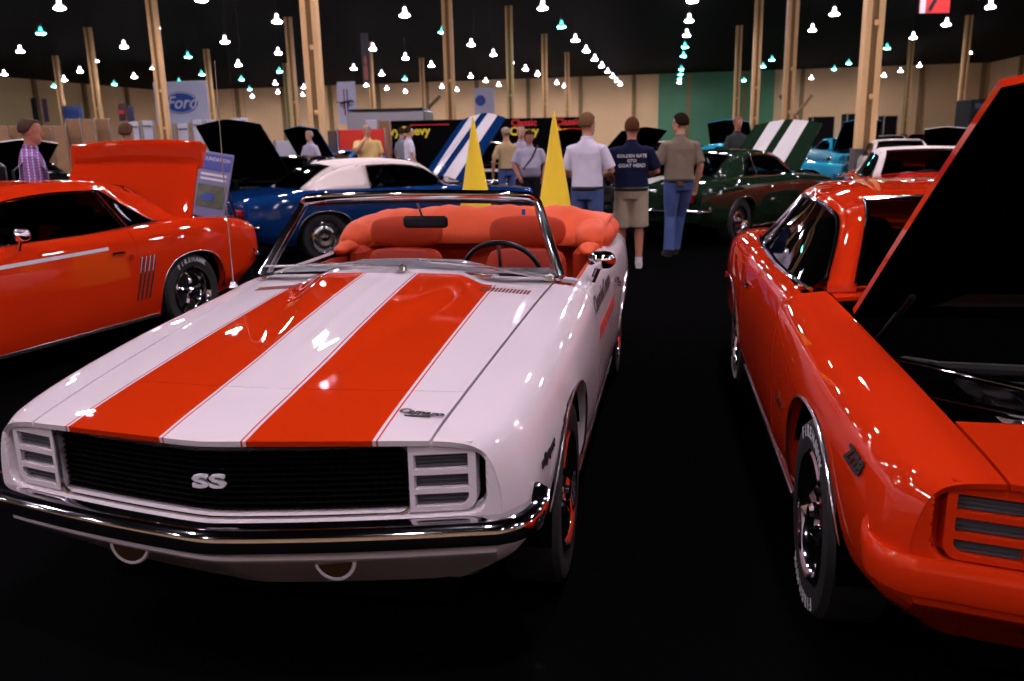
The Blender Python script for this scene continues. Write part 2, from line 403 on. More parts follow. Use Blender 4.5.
# ------------------------------------------------------------------ wheels
def wheel(parent, side, y, style='rally', tread='FIREHAWK', seg=40, name='wheel', steer=0, bg=False):
    """outer face looks along side*x"""
    t = MB(); w = .105
    t.lathe([(.215, -w*.8), (.265, -w), (.31, -w*.95), (.328, -w*.75), (.33, 0), (.328, w*.75), (.31, w*.95), (.265, w), (.215, w*.8)], seg, 'x')
    T = Matrix.Translation((side*.765, y, WR)) @ Matrix.Rotation(steer, 4, 'Z') @ Matrix.Diagonal((side, 1, 1, 1))
    o = t.build(name, M_RUBBER, parent, T=T)
    r = MB()
    r.lathe([(.218, .088), (.222, .098), (.212, .104), (.197, .092), (.188, .062), (.180, .03), (.17, .02)], seg, 'x')   # trim ring and barrel
    r.build('trim_ring', M_CHROME, o, T=T)
    d = MB()
    if style == 'rally':
        d.lathe([(.185, .03), (.16, .055), (.13, .066), (.10, .066), (.07, .06), (.0, .058)], seg, 'x')
        d.build('wheel_disc', M_BRUSH, o, T=T)
        s = MB()
        for k in range(5):
            a = 2*PI*k/5+.3; s.ball((.062, .135*math.cos(a), .135*math.sin(a)), (.012, .026, .026), 10, 5)
        s.build('vent_slot', M_BLACK, o, T=T)
    else:
        d.lathe([(.185, .0), (0, .0)], seg, 'x'); d.build('brake_drum', M_BLACK, o, T=T)
        s = MB()
        for k in range(5):
            a = 2*PI*k/5+PI/2; c = Vector((0, math.cos(a), math.sin(a))); q = Vector((0, -math.sin(a), math.cos(a)))
            V = []
            for rr, hw, xx in ((.03, .028, .075), (.10, .02, .085), (.165, .026, .06), (.186, .034, .035)):
                b = c*rr+Vector((xx, 0, 0)); V += [b-q*hw-Vector((.012, 0, 0)), b, b+q*hw-Vector((.012, 0, 0))]
            s.add(V, [(i*3+j, i*3+j+1, i*3+j+4, i*3+j+3) for i in range(3) for j in range(2)])
        s.build('spoke', M_CHROME, o, T=T)
    c = MB(); c.lathe([(.048, .05), (.046, .09), (.034, .102), (0, .105)], 18, 'x'); c.build('centre_cap', M_CHROME, o, T=T)
    if tread and not bg:
        nL = len(tread)
        for rep_ in (0, PI):
            mb = MB()
            for i, ch in enumerate(tread):
                a = rep_ - (i-(nL-1)/2)*.165 + PI/2; rad = .281
                loc = Vector((w+.001, math.cos(a)*rad*side, math.sin(a)*rad)); upv = Vector((0, math.cos(a)*side, math.sin(a)))
                out = Vector((1, 0, 0)); xd = (upv.cross(out)) * (1 if side > 0 else -1)
                Mx = Matrix(((xd.x, upv.x, out.x, loc.x), (xd.y, upv.y, out.y, loc.y), (xd.z, upv.z, out.z, loc.z), (0, 0, 0, 1)))
                cu = bpy.data.curves.new('l', 'FONT'); cu.body = ch; cu.size = .055; cu.extrude = .0012; cu.offset = .0012; cu.align_x = 'CENTER'; cu.align_y = 'CENTER'; cu.resolution_u = 2
                tt = bpy.data.objects.new('t', cu); me = bpy.data.meshes.new_from_object(tt); bpy.data.objects.remove(tt)
                mb.add([Mx @ v.co for v in me.vertices], [tuple(p.vertices) for p in me.polygons])
            mb.build('tyre_lettering', M_LETTER, o, smooth=False, T=T)
    return o
# ------------------------------------------------------------------ car greenhouse
GY = np.array([1.74, 2.18, 2.6, 3.05, 3.38, 3.80])
GZ0 = np.array([.99, 1.29, 1.335, 1.325, 1.265, .99])
GX = np.array([[0]*6, [.60, .49, .49, .49, .49, .52], [.70, .575, .59, .585, .575, .62], [.735, .775, .785, .785, .77, .73]])
GZ = np.array([GZ0, [.955, 1.275, 1.318, 1.308, 1.24, .975], [.945, 1.235, 1.275, 1.265, 1.19, .97], [.93, .93, .93, .945, .955, .96]])
def G(y, v, bulge=0):
    sg = -1 if v < 0 else 1; a = min(3, abs(v)); X = herm(GY, GX, y); Z = herm(GY, GZ, y)
    if a <= 1: x = X[1]*a; z = Z[0]+(Z[1]-Z[0])*a*a
    else: i = min(2, int(a)); f = a-i; x = X[i]+(X[min(3, i+1)]-X[i])*f; z = Z[i]+(Z[min(3, i+1)]-Z[i])*f
    yy = y-.16*(1-(x/.74)**2)*(1-sst(1.74, 2.6, y)) + .10*(1-(x/.74)**2)*sst(3.0, 3.8, y)
    return Vector((sg*x, yy, z))
QY = 3.42                                                     # where the side glass ends at the belt
def greenhouse(p, roofm, lod=1, trimm=None, dark=True, soft=False, glassm=None):
    n = max(2, int(10*lod)); glassm = glassm or M_TINT
    mb = MB()
    def patch(y0, y1, v0, v1, ny, nv, tgt=mb, fn=None, off=0):
        V = []; Fs = []
        for i in range(ny+1):
            for j in range(nv+1):
                q = fn(i/ny, j/nv) if fn else (y0+(y1-y0)*i/ny, v0+(v1-v0)*j/nv)
                P = G(*q); V.append(P)
        tgt.add(V, [(i*(nv+1)+j, (i+1)*(nv+1)+j, (i+1)*(nv+1)+j+1, i*(nv+1)+j+1) for i in range(ny) for j in range(nv)])
    patch(2.18, 3.38, -2, 2, n*2, n*2)
    qt = 3.02 if not soft else 2.92; qb = QY if not soft else 2.95
    for s in (-1, 1):
        patch(1.74, 2.18, s*1, s*2, n, 2); patch(3.38, 3.80, s*1, s*2, n, 2)
        patch(0, 0, 0, 0, n, n, fn=lambda a, b, s=s: ((qt+(qb-qt)*b)*(1-a)+3.80*a, s*(2+b)))              # sail panel
        patch(1.76, 3.1, s*2, s*2.12, n*2, 1)
    ro = mb.build('soft_top' if soft else 'roof', roofm, p, mats=[roofm, M_VOID]); ro.data.materials[0]; md = solid(ro, .018).modifiers['solid']; md.material_offset = 1; md.material_offset_rim = 0
    gl = MB(); patch(1.76, 2.18, -1, 1, n, n, tgt=gl); gl.build('windscreen', glassm, p)
    gl = MB(); patch(3.38, 3.78, -1, 1, n, n, tgt=gl); gl.build('rear_window', glassm, p)
    for s in (-1, 1):
        gl = MB(); patch(0, 0, 0, 0, n, n, tgt=gl, fn=lambda a, b, s=s: (1.84+(qt+(qb-qt)*b-1.84)*a, s*(2.1+.9*b))); gl.build('side_window', glassm, p)
    if trimm:
        t = MB(); N = 14
        for s in (-1, 1):
            t.tube([G(1.80+(qt-1.80)*i/N, s*2.1)+Vector((s*.006, 0, .004)) for i in range(N+1)], .010, 6)
            t.tube([G(qt+(qb-qt)*i/8, s*(2.1+.9*i/8))+Vector((s*.008, 0, 0)) for i in range(9)], .009, 6)
            t.tube([G(1.80+(qb-1.80)*i/N, s*3)+Vector((s*.008, 0, .008)) for i in range(N+1)], .010, 6)
            t.tube([G(1.76+.42*i/8, s*1.0)+Vector((0, 0, .006)) for i in range(9)], .010, 6)
            t.tube([G(3.38+.40*i/8, s*1.0)+Vector((0, 0, .006)) for i in range(9)], .010, 6)
            if not soft: t.tube([G(2.98-.08*(1-i/8)*0+.1*i/8, s*(2.1+.9*i/8))+Vector((s*.01, 0, 0)) for i in range(9)], .011, 6)
        t.tube([G(1.76, -1+2*i/N)+Vector((0, -.006, .004)) for i in range(N+1)], .012, 6)
        t.tube([G(2.18, -1+2*i/N)+Vector((0, -.004, .006)) for i in range(N+1)], .010, 6)
        t.tube([G(3.38, -1+2*i/N)+Vector((0, .004, .006)) for i in range(N+1)], .010, 6)
        t.build('window_trim', trimm, p)
def soft(o):
    if 'sharp_edge' in o.data.attributes: o.data.attributes.remove(o.data.attributes['sharp_edge'])
    md = o.modifiers.new('soft', 'SUBSURF'); md.levels = 2; md.render_levels = 2; return o
def seat(parent, x, y, m, mc=None, head=True, w=.50):
    mb = MB(); mb.box((x, y, .42), (w, .50, .16), bev=.05)
    o = soft(mb.build('seat', m, parent))
    T = Matrix.Translation((x, y+.27, .46)) @ Matrix.Rotation(-.28, 4, 'X')
    b = MB(); b.box((0, 0, .25), (w, .13, .52), bev=.055, M=T); soft(b.build('backrest', m, o))
    if mc:
        c = MB(); c.box((0, -.072, .32), (w*.66, .03, .33), bev=.014, M=T); soft(c.build('cloth_insert', mc, o))
    if head:
        h = MB(); h.box((0, .0, .60), (w*.93, .12, .20), bev=.055, M=T); h.tube([T @ Vector((s, 0, .45)) for s in (-.05,)]+[T @ Vector((-.05, 0, .55))], .008, 6); soft(h.build('headrest', m, o))
    return o
def steering_wheel(parent, m=M_BLACK):
    T = Matrix.Translation((.37, 2.24, .905)) @ Matrix.Rotation(-1.05, 4, 'X')
    mb = MB(); N = 36
    mb.tube([T @ Vector((.195*math.cos(2*PI*i/N), .195*math.sin(2*PI*i/N), 0)) for i in range(N+1)], .013, 8, cap=False)
    o = mb.build('steering_wheel', m, parent)
    s = MB()
    for a in (PI*.05, PI*.95, PI*1.5): s.tube([T @ Vector((0, 0, -.02)), T @ Vector((.19*math.cos(a), .19*math.sin(a), 0))], .011, 6)
    s.tube([T @ Vector((0, 0, 0)), T @ Vector((0, 0, -.28))], .03, 10); s.build('spokes', M_BRUSH, o)
    return o
def interior(p, m, mc, conv=False, lod=1):
    t = MB(); t.box((0, 2.75, .22), (1.5, 2.1, .04)); t.box((0, 1.78, .55), (1.5, .04, .66)); t.box((0, 3.72, .5), (1.4, .04, .56))
    t.box((0, 3.62, .93 if not conv else .80), (1.36, .40, .03)); t.build('floor_pan', M_VOID, p)
    d = MB(); d.box((0, 1.92, .885), (1.36, .30, .17), bev=.04); d.box((.37, 2.03, .90), (.40, .16, .10), bev=.03); d.build('dashboard', M_DARKINT if not conv else M_DARKINT, p)
    for x in (-.37, .37): seat(p, x, 2.55, m, mc)
    seat(p, 0, 3.28, m, mc, head=False, w=1.12)
    for s in (-1, 1):
        k = MB(); k.box((s*.765, 2.65, .60), (.05, 1.9, .60), bev=.015); k.box((s*.735, 2.45, .74), (.06, .5, .06), bev=.02); k.build('door_trim', m, p)
    steering_wheel(p)
# ------------------------------------------------------------------ whole car
def car(name, label, cat, loc, th, body, group=None, top='coupe', topm=None, hood='down', trunk='down', hood_ang=.9, trunk_ang=1.2, hoodm=None, decko=None,
        lod=1.0, seatm=None, clothm=None, bumperm=None, hero=False, style='rally', tread=None, stripe_side=None, steer=0, glassm=None, hoodback=None):
    """a two-door pony car; x to its left, y towards its tail"""
    p = thing(name, label, cat, loc, -th, group)
    n = lambda k: max(3, int(k*lod)); hm = hoodm or body; seatm = seatm or M_DARKINT
    panel('header_panel', 0, .34, -1, 1, hm, p, n(8), n(36))
    fascia(p, body, n(230), n(90), openings=((.0, .705, .732, .115, .05, .075),) )
    for s in (-1, 1): panel('fender', 0, 1.72, s*1, s*6, body, p, n(64), n(44), arch=True)
    HY = (.34, 1.60)
    Th = None
    if hood == 'up':
        hz = .955; Th = Matrix.Translation((0, 1.60, hz)) @ Matrix.Rotation(-hood_ang, 4, 'X') @ Matrix.Translation((0, -1.60, -hz)); Th = Matrix.Translation((0, -.26, .04)) @ Th
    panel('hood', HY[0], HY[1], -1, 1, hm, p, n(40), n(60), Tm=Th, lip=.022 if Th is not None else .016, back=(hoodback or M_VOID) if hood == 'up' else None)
    panel('cowl_panel', 1.60, 1.84, -1, 1, body, p, n(8), n(40))
    for s in (-1, 1):
        panel('door', 1.72, 3.02, s*1.75, s*6, body, p, n(28), n(40))
        panel('quarter_panel', 3.02, CL, s*(1.75 if top != 'conv' else 1.75), s*6, body, p, n(60), n(44), arch=True)
    ty = 3.86 if top != 'conv' else 3.70
    Tt = None
    if trunk == 'up':
        Tt = Matrix.Translation((0, ty, .96)) @ Matrix.Rotation(trunk_ang, 4, 'X') @ Matrix.Translation((0, -ty, -.96))
    else: panel('cowl_panel', 1.84, 1.90, -1.75, 1.75, body, p, 2, n(20))
    panel('trunk_lid', ty, 4.62, -1.75, 1.75, decko or body, p, n(16), n(30), Tm=Tt, back=body if trunk == 'up' else None)
    panel('tail_rail', 4.62, CL, -1.75, 1.75, body, p, 3, n(30))
    if top != 'conv': panel('rear_shelf_panel', 3.70, ty, -1.75, 1.75, body, p, 3, n(24))
    # tail face
    V = []; Fs = []; nx = 20; X = herm(YS, CT, CL); Z = herm(YS, CZ, CL)
    for r in range(13):
        v = 2+4*r/12; xs = float(herm(VK, X, v)); zs = float(herm(VK, Z, v))
        for c in range(nx+1): x = xs*(-1+2*c/nx); zz = zs+(1-r/12)**3*.018*(1-(x/xs)**2); V.append((x, warp(x, CL, zz), zz))
    for r in range(12):
        for c in range(nx): Fs.append((r*21+c, r*21+c+1, (r+1)*21+c+1, (r+1)*21+c))
    mesh('tail_panel', V, Fs, body, p)
    for s in (-1, 1):
        t = MB(); t.box((s*.52, CL-.015, .70), (.34, .05, .10), bev=.015); t.build('tail_lamp', M_REDLENS, p)
    bumper('rear_bumper', p, M_CHROME, rear=True, z=.53)
    t = MB(); t.box((0, CL-.02, .70), (.31, .03, .155), bev=.006); t.build('licence_plate', M_BOOTHWHITE, p)
    # grille and lamps
    g = MB(); fbar(g, -.53, .53, .598, .80, .062, .07, 24); o = g.build('grille', M_VOID, p, smooth=False)
    g = MB()
    for k in range(11): z = .605+k*.0165; fbar(g, -.525, .525, z, z+.004, .040, .062, 20 if lod > .6 else 8)
    for k in range(49 if lod > .6 else 0): x = -.52+k*1.04/48; fbar(g, x-.0012, x+.0012, .60, .78, .046, .062, 1)
    g.build('grille_bars', M_BLACK2, o, smooth=False)
    sr = MB(); N = 10
    def fp(x, z, d): return Vector((x, front_y(x, .6)+d, z))
    ring = []
    for cx, cz, a0 in ((.50, .752, 0), (-.50, .752, 1), (-.50, .622, 2), (.50, .622, 3)):
        for i in range(7):
            a = PI/2*a0+PI/2*i/6 if True else 0
            ring.append((cx+.035*math.cos(a), cz+.035*math.sin(a)))
    # resample long sides so that the ring bows with the nose
    rr = []
    for i in range(len(ring)):
        a, b = ring[i], ring[(i+1) % len(ring)]; k = max(1, int(abs(a[0]-b[0])/.05))
        for j in range(k): rr.append((a[0]+(b[0]-a[0])*j/k, a[1]+(b[1]-a[1])*j/k))
    rr.append(rr[0]); sr.tube([fp(x, z, .022) for x, z in rr], (.007), 6, cap=False); sr.build('grille_surround', M_BRUSH, p)
    for s in (-1, 1):
        door = MB(); lm = M_WHITE if hero else body
        for z0, z1 in ((.597, .611), (.648, .663), (.702, .717), (.760, .792)): fbar(door, s*.535, s*(.700 if z0 > .6 else .668), z0, z1, .012, .06, 6)
        fbar(door, s*.535, s*.548, .597, .785, .012, .06, 2); fbar(door, s*.688, s*.708, .632, .785, .012, .06, 2)
        for q in range(11): a_ = PI/2*q/10; fbar(door, s*(.665+.033*math.sin(a_)-.009), s*(.665+.033*math.sin(a_)+.009), .637-.033*math.cos(a_)-.008, .637-.033*math.cos(a_)+.008, .012, .06, 1)
        bk = MB(); fbar(bk, s*.53, s*.730, .597, .783, .058, .066, 6); bk.build('lamp_recess', body if bumperm else M_VOID, p, smooth=False)
        hd = door.build('headlamp_door', lm, p, smooth=False)
        for z0, z1 in ((.610, .648), (.663, .702), (.717, .760)):
            l = MB(); fbar(l, s*.548, s*.690, z0, z1, .034, .05, 5)
            for q in range(3): fbar(l, s*.55, s*.688, z0+.006+q*.011, z0+.010+q*.011, .026, .034, 5)
            l.build('lamp_louvre', M_LAMPGLASS, hd, smooth=False)
    bumper('front_bumper', p, bumperm or M_CHROME, z=.548 if not bumperm else .545, out=.05 if not bumperm else .022, h=.034 if not bumperm else .045)
    for s in (-1, 1):
        l = MB(); l.lathe([(.0, -.018), (.052, -.014), (.056, .0), (.05, .05)], 22, 'y', c=(s*.315, warp(.315, 0, .43)+.0, .452)); o = l.build('parking_lamp', M_AMBER, p)
        l = MB(); l.tube([(s*.315+.058*math.cos(2*PI*i/24), warp(.315, 0, .43)-.010, .452+.058*math.sin(2*PI*i/24)) for i in range(25)], .006, 6, cap=False); l.build('bezel', body, o)
    # underside, wheel wells
    u = MB(); u.box((0, 2.3, .30), (1.15, 3.9, .22)); u.box((0, 2.35, .24), (1.5, 1.9, .08)); u.box((0, .55, .34), (1.3, .25, .16)); u.build('underbody', M_VOID, p, smooth=False)
    for ya in (AF, AR):
        for s in (-1, 1):
            wl = MB(); N = 14; V = []
            for i in range(N+1):
                a = PI*i/N; yy, zz = ya+.42*math.cos(a), .31+.42*math.sin(a)
                V += [(s*.86, yy, zz), (s*.52, yy, zz)]
            wl.add(V, [(2*i, 2*i+1, 2*i+3, 2*i+2) for i in range(N)]); wl.add([(s*.52, ya+.42, .2), (s*.52, ya-.42, .2), (s*.52, ya-.42, .74), (s*.52, ya+.42, .74)], [(0, 1, 2, 3)])
            wl.build('wheel_well', M_VOID, p)
    for ya in (AF, AR):
        for s in (-1, 1): wheel(p, s, ya, style, tread, seg=40 if lod > .8 else 24, bg=lod < .8, steer=steer if ya == AF else 0)
    # bright arch and sill mouldings
    for s in (-1, 1):
        for ya, ra, rb in ((AF, .405, .40), (AR, .40, .375)):
            t = MB(); pts = []
            for i in range(25):
                a = PI*i/24; c, q = math.cos(a), math.sin(a); d = (abs(c)**2.5+abs(q)**2.5)**(-1/2.5)
                y, z = ya+ra*c*d, .31+rb*q*d; X = herm(YS, CT, y); Z = herm(YS, CZ, y); vv = 6-0
                # find the body width at this height
                vs = np.linspace(2.6, 6, 24); zz = [float(herm(VK, Z, w)) for w in vs]; xx = [float(herm(VK, X, w)) for w in vs]
                pts.append((s*(float(np.interp(-z, [-w for w in zz], xx))+.003), y, z))
            t.tube(pts, .005, 6); t.build('arch_moulding', M_BRUSH, p)
        t = MB(); t.box((s*.845, 2.3, .215), (.02, 1.9, .03), bev=.004); t.build('sill_moulding', M_BRUSH, p)
    for s in (-1, 1):
        h = MB(); h.box((s*.90, 2.86, .775), (.03, .13, .022), bev=.008); h.lathe([(.0, .0), (.016, .0), (.016, .02)], 10, 'x', c=(s*.90, 2.97, .735)); h.build('door_handle', M_CHROME, p)
    # door mirror on the driver's side
    h = MB(); h.tube([(.84, 2.06, .90), (.87, 2.06, .97)], .014, 8); h.ball((.885, 2.06, 1.005), (.068, .05, .048), 14, 8, zc=(-.8, .8)); h.build('door_mirror', M_CHROME, p)
    if hood == 'up':
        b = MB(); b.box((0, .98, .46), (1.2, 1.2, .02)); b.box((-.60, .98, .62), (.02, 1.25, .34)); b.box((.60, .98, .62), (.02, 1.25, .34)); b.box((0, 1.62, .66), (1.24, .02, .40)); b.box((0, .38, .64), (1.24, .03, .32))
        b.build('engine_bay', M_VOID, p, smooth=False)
        e = MB(); e.box((0, 1.05, .60), (.46, .62, .20), bev=.04); e.lathe([(.0, .12), (.17, .12), (.19, .10), (.19, .03), (.10, .02)], 28, 'z', c=(0, 1.05, .72)); o = e.build('engine', M_BLACK, p)
        for s in (-1, 1): e = MB(); e.box((s*.27, 1.05, .68), (.13, .56, .09), bev=.025); e.build('valve_cover', M_BRUSH, o)
        e = MB(); e.tube([(-.55, 1.50, .80), (-.52, 1.22, 1.02)], .012, 8); e.build('hood_prop', M_BLACK, p)
    if top != 'conv':
        greenhouse(p, topm or body, lod, M_CHROME, soft=(top == 'soft'), glassm=glassm)
    interior(p, seatm, clothm, conv=top == 'conv', lod=lod)
    w = MB(); w.tube([(-.15, 1.60, 1.02), (.02, 1.64, 1.035), (.44, 1.66, .995)], .006, 6) if top != 'conv' else None
    if w.V: w.build('wiper', M_BLACK, p)
    return p
# ================================================================== THE HALL
def struct(o): o['kind'] = 'structure'; return o
M_CARPET = mat('black_carpet', (.0022, .0021, .0023, 1), rough=1, spec=.0, bump=.3, bscale=500)
M_CEIL = mat('black_ceiling', (.006, .006, .006, 1), rough=.9, spec=.1)
M_WALL = mat('tan_wall', (.92, .62, .34, 1), rough=.85, noise=.10, nscale=.25)
M_WALLG = mat('green_wall', (.11, .28, .16, 1), rough=.85, noise=.25, nscale=.3)
M_WALLD = mat('tan_wall_joint', (.30, .20, .09, 1), rough=.9)
HT = 9.6
def hbox(name, lat0, lat1, lon0, lon1, z0, z1, m, st=True):
    mb = MB(); P = [hall(a, b, z) for a in (lat0, lat1) for b in (lon0, lon1) for z in (z0, z1)]
    mb.add(P, [(0, 1, 3, 2), (4, 6, 7, 5), (0, 4, 5, 1), (2, 3, 7, 6), (0, 2, 6, 4), (1, 5, 7, 3)]); o = mb.build(name, m, smooth=False)
    if st: struct(o)
    return o
hbox('floor', -76, 44, -22, 124, -.2, 0, M_CARPET)
hbox('ceiling', -76, 44, -22, 124, HT, HT+.3, M_CEIL)
hbox('wall_back', -76, 44, 122, 122.4, 0, HT, M_WALL)
hbox('wall_left', -76, -75.6, -22, 122, 0, HT, M_WALL)
hbox('wall_right', 40, 40.4, -22, 122, 0, HT, M_WALL)
hbox('wall_front', -76, 44, -22.4, -22, 0, HT, M_WALL)
# ------------------------------------------------------------------ high-bay lamps on their grid
M_LENS = {}
def lensmat(k, c):
    M_LENS[k] = mat('lamp_glow_'+k, (.8, .8, .8, 1), emis=c, es=LAMP_POWER*(1 if k == 'white' else .5))
lensmat('white', (1, .86, .98, 1)); lensmat('teal', (.06, .50, .42, 1))
M_NECK = mat('lamp_neck_glow', (.6, .6, .6, 1), emis=(.8, .72, 1, 1), es=1.6)
M_NECKB = mat('lamp_cap_glow', (.6, .6, .6, 1), emis=(.85, .75, 1, 1), es=6)
M_NECKT = mat('lamp_neck_glow_teal', (.3, .6, .6, 1), emis=(.05, .7, .55, 1), es=.8)
LATS = [-65.9, -58.6, -51, -43.9, -36, -28.7, -21.35, -14.05, -6.65, .9, 9.0, 17.2, 25.8]
LON0, DL = 30.2, 7.75
SEEN = [(-58.6, 71.5), (-43.9, 54.8), (-36, 46.7), (-28.7, 38), (-65.9, 86.9), (-58.6, 78), (-51, 69.6), (-43.9, 61.8), (-58.6, 85.5), (-36, 53.5), (-51, 76.5), (-28.7, 45.6), (-43.9, 69.4), (-51, 84.7), (-36, 60.4), (-21.35, 38.2), (-43.9, 76), (-28.7, 53.6), (-36, 68.8), (-43.9, 84.8), (-51, 101), (-28.7, 60.5), (-21.35, 45), (-43.9, 92), (-36, 76), (-51, 107), (-43.9, 99), (-36, 83.5), (-28.7, 75.5), (-36, 99), (-21.35, 61), (-28.7, 84), (-36, 107), (-28.7, 91), (-14.05, 45), (-21.35, 69), (-21.35, 76.5), (-14.05, 53.5), (-28.7, 107), (-14.05, 61), (-21.35, 91.5), (-21.35, 99.5), (-14.05, 69), (-21.35, 107), (-14.05, 76), (-14.05, 84), (-14.05, 92), (-6.65, 45), (-14.05, 107), (-6.65, 53.5), (-6.65, 61), (-6.65, 69.4), (-6.65, 77), (-6.65, 85.5), (-6.65, 94), (-6.65, 101), (-6.65, 108), (.9, 108), (.9, 100), (.9, 62), (.9, 91), (.9, 78.5), (.9, 54.5), (.9, 70.5), (.9, 46.7), (9, 115), (9, 91.5), (9, 83), (9, 64), (17.2, 115), (9, 55.5), (17.2, 100), (9, 48), (17.2, 92.5), (17.2, 76.5), (25.8, 108), (17.2, 68.5), (25.8, 99.5), (25.8, 87), (17.2, 59), (17.2, 51.7)]
TEAL = [(-36, 46.7), (-58.6, 85.5), (-51, 101), (-65.9, 86.9), (-51, 84.7), (-36, 60.4), (-43.9, 76), (-43.9, 84.8), (-14.05, 53.5), (-36, 83.5), (-28.7, 91), (.9, 78.5), (.9, 91), (.9, 108), (.9, 100), (.9, 70.5), (9, 91.5), (9, 83), (17.2, 92.5), (17.2, 100), (9, 115), (-6.65, 53.5), (17.2, 76.5), (9, 48), (-36, 76)]
def snap(a): return (a[0], round((a[1]-LON0)/DL))
seen = {snap(a) for a in SEEN} | {(la, 11) for la in LATS}; teal = {snap(a) for a in TEAL}  # observed lamps, plus the rest of the farthest row added to brighten the back wall
near = {(la, k) for la in LATS[3:] for k in range(-5, 1)}
def make_lamp(kind):
    t = thing('high_bay_lamp', '', 'ceiling lamp')
    h = MB(); h.lathe([(.275, 0), (.26, .05), (.20, .13), (.11, .18), (.09, .20)], 16); h.build('reflector', M_NECK if kind == 'white' else M_NECKT, t)
    h = MB(); h.lathe([(.0, -.07), (.16, -.05), (.255, 0.0), (.26, .02)], 16); h.build('lens', M_LENS[kind], t, smooth=False)
    h = MB(); h.ball((0, 0, .30), (.10, .10, .13), 10, 6); h.build('glowing_neck', M_NECKB if kind == 'white' else M_NECKT, t)
    h = MB(); h.box((0, 0, .52), (.13, .13, .16), bev=.03); h.tube([(0, 0, .58), (0, 0, HT-8.02)], .012, 6); h.build('hanger', M_BLACK, t)
    return t
LW, LT = make_lamp('white'), make_lamp('teal'); first = {'white': LW, 'teal': LT}
ordn = ['nearest', 'second', 'third', 'fourth', 'fifth', 'sixth', 'seventh', 'eighth', 'ninth', 'tenth', 'eleventh', 'twelfth', 'thirteenth', 'fourteenth', 'fifteenth', 'sixteenth', 'seventeenth', 'eighteenth']
rown = {-65.9: 'leftmost row', -58.6: 'second row from left', -51: 'third row from left', -43.9: 'fourth row from left', -36: 'fifth row from left', -28.7: 'sixth row from left', -21.35: 'seventh row from left', -14.05: 'row above the left yellow cone', -6.65: 'long slanting middle row', .9: 'steep row above the man in brown', 9.0: 'third row from right', 17.2: 'second row from right', 25.8: 'rightmost row'}
for la in LATS:
    ks = sorted(k for (a, k) in seen if a == la)
    for k in sorted([k for (a, k) in near if a == la and k not in ks])+ks:
        kind = 'teal' if (la, k) in teal else 'white'
        o = first.pop(kind, None)
        if o is None: o = copy_tree(LW if kind == 'white' else LT)
        o.location = hall(la, LON0+DL*k, 8.0)
        c = 'teal tinted' if kind == 'teal' else 'white'
        if k in ks: o['label'] = '%s ceiling lamp, %s of the %s' % (c, ordn[ks.index(k)], rown[la])
        else: o['label'] = 'white ceiling lamp overhead, %s, before the %s' % (ordn[k+5], rown[la])
        o['group'] = 'high bay lamps under the black ceiling'
# ================================================================== THE THREE NEAR CARS
HERO = ((-.83, 2.086), .192); RIGHT = ((1.665, 1.51), .174); LEFT = ((-4.84, 4.07), .355)
hero = car('convertible_car', 'white open convertible with two broad orange hood stripes, chrome bumper and orange interior', 'car', (*HERO[0], 0), HERO[1], M_WHITE,
    top='conv', hoodm=M_HUGGER, hero=True, seatm=M_VINYL, clothm=M_VINYLD, tread=None)
right = car('coupe_car', 'orange red coupe with raised hood at the right edge, white letters on its front tyre', 'car', (*RIGHT[0], 0), RIGHT[1], M_ORANGE,
    hood='up', hood_ang=.725, bumperm=M_ORANGE, tread='FIREHAWK', style='five')
left = car('coupe_car', 'orange red coupe seen from its side at the left edge, trunk lid with spoiler raised', 'car', (*LEFT[0], 0), LEFT[1], M_ORANGE,
    trunk='up', trunk_ang=1.25, style='five', tread='FIREHAWK')
def fmat(x, z, d=-.004, tilt=0):                              # a frame on the nose, facing forward
    return frame((x, front_y(x, z)+d, z), (1, warp(x+.01, 0, .6)*100-warp(x, 0, .6)*100, 0), (0, tilt, 1))
# ---- the white convertible's own things
text('ss_emblem', 'SS', .052, frame((.0, .03, .690), (1, .1, 0), (0, 0, 1)), M_BOOTHWHITE, hero, .006, bold=.0012, sx=2.0)
def on_body(y, v, d=.004):
    P = S(y, v); a = S(y+.02, v)-S(y-.02, v); b = S(y, v+.05)-S(y, v-.05)
    n = a.cross(b).normalized()
    if n.dot(P-Vector((0, P.y, .5))) < 0: n = -n
    return P+n*d, a.normalized(), b.normalized(), n
def badge(name, st, size, y, v, par, m, shear=0, sx=1, flip=False, up_fwd=False, bold=0, ext=.002, d=.004):
    P, a, b, n = on_body(y, v, d)
    if up_fwd: x = Vector((1, 0, 0)); x = (x-n*x.dot(n)).normalized(); u = n.cross(x)     # lies on the hood, read from the front
    else: x = a*(1 if v > 0 else -1); x = (x-n*x.dot(n)).normalized(); u = n.cross(x)          # on a flank
    T = Matrix(((x.x, u.x, n.x, P.x), (x.y, u.y, n.y, P.y), (x.z, u.z, n.z, P.z), (0, 0, 0, 1)))
    return text(name, st, size, T, m, par, ext, shear, bold, sx=sx)
badge('header_badge', 'Camaro', .036, .17, .87, hero, M_BRUSH, .35, 1.1, up_fwd=True, bold=.001)
b_ = MB(); P, a, b, n = on_body(.150, .865, .003); b_.box((0, 0, 0), (.075, .005, .003), M=frame(P, (1, 0, 0), a)); b_.build('badge_underline', M_BLACK, hero)
badge('fender_badge', 'rally sport', .040, .30, 3.75, hero, M_BLACK, .3, bold=.0015)
badge('door_script', 'Chevrolet Camaro', .10, 2.15, 3.0, hero, M_BLACK, .3, 1.1, bold=.002, ext=.0005, d=.003)
badge('door_lettering', 'OFFICIAL PACE CAR', .085, 2.25, 3.75, hero, mat('orange_red_lettering', (.6, .035, .01, 1), rough=.5), 0, 1.1, bold=.003, ext=.0005, d=.003)
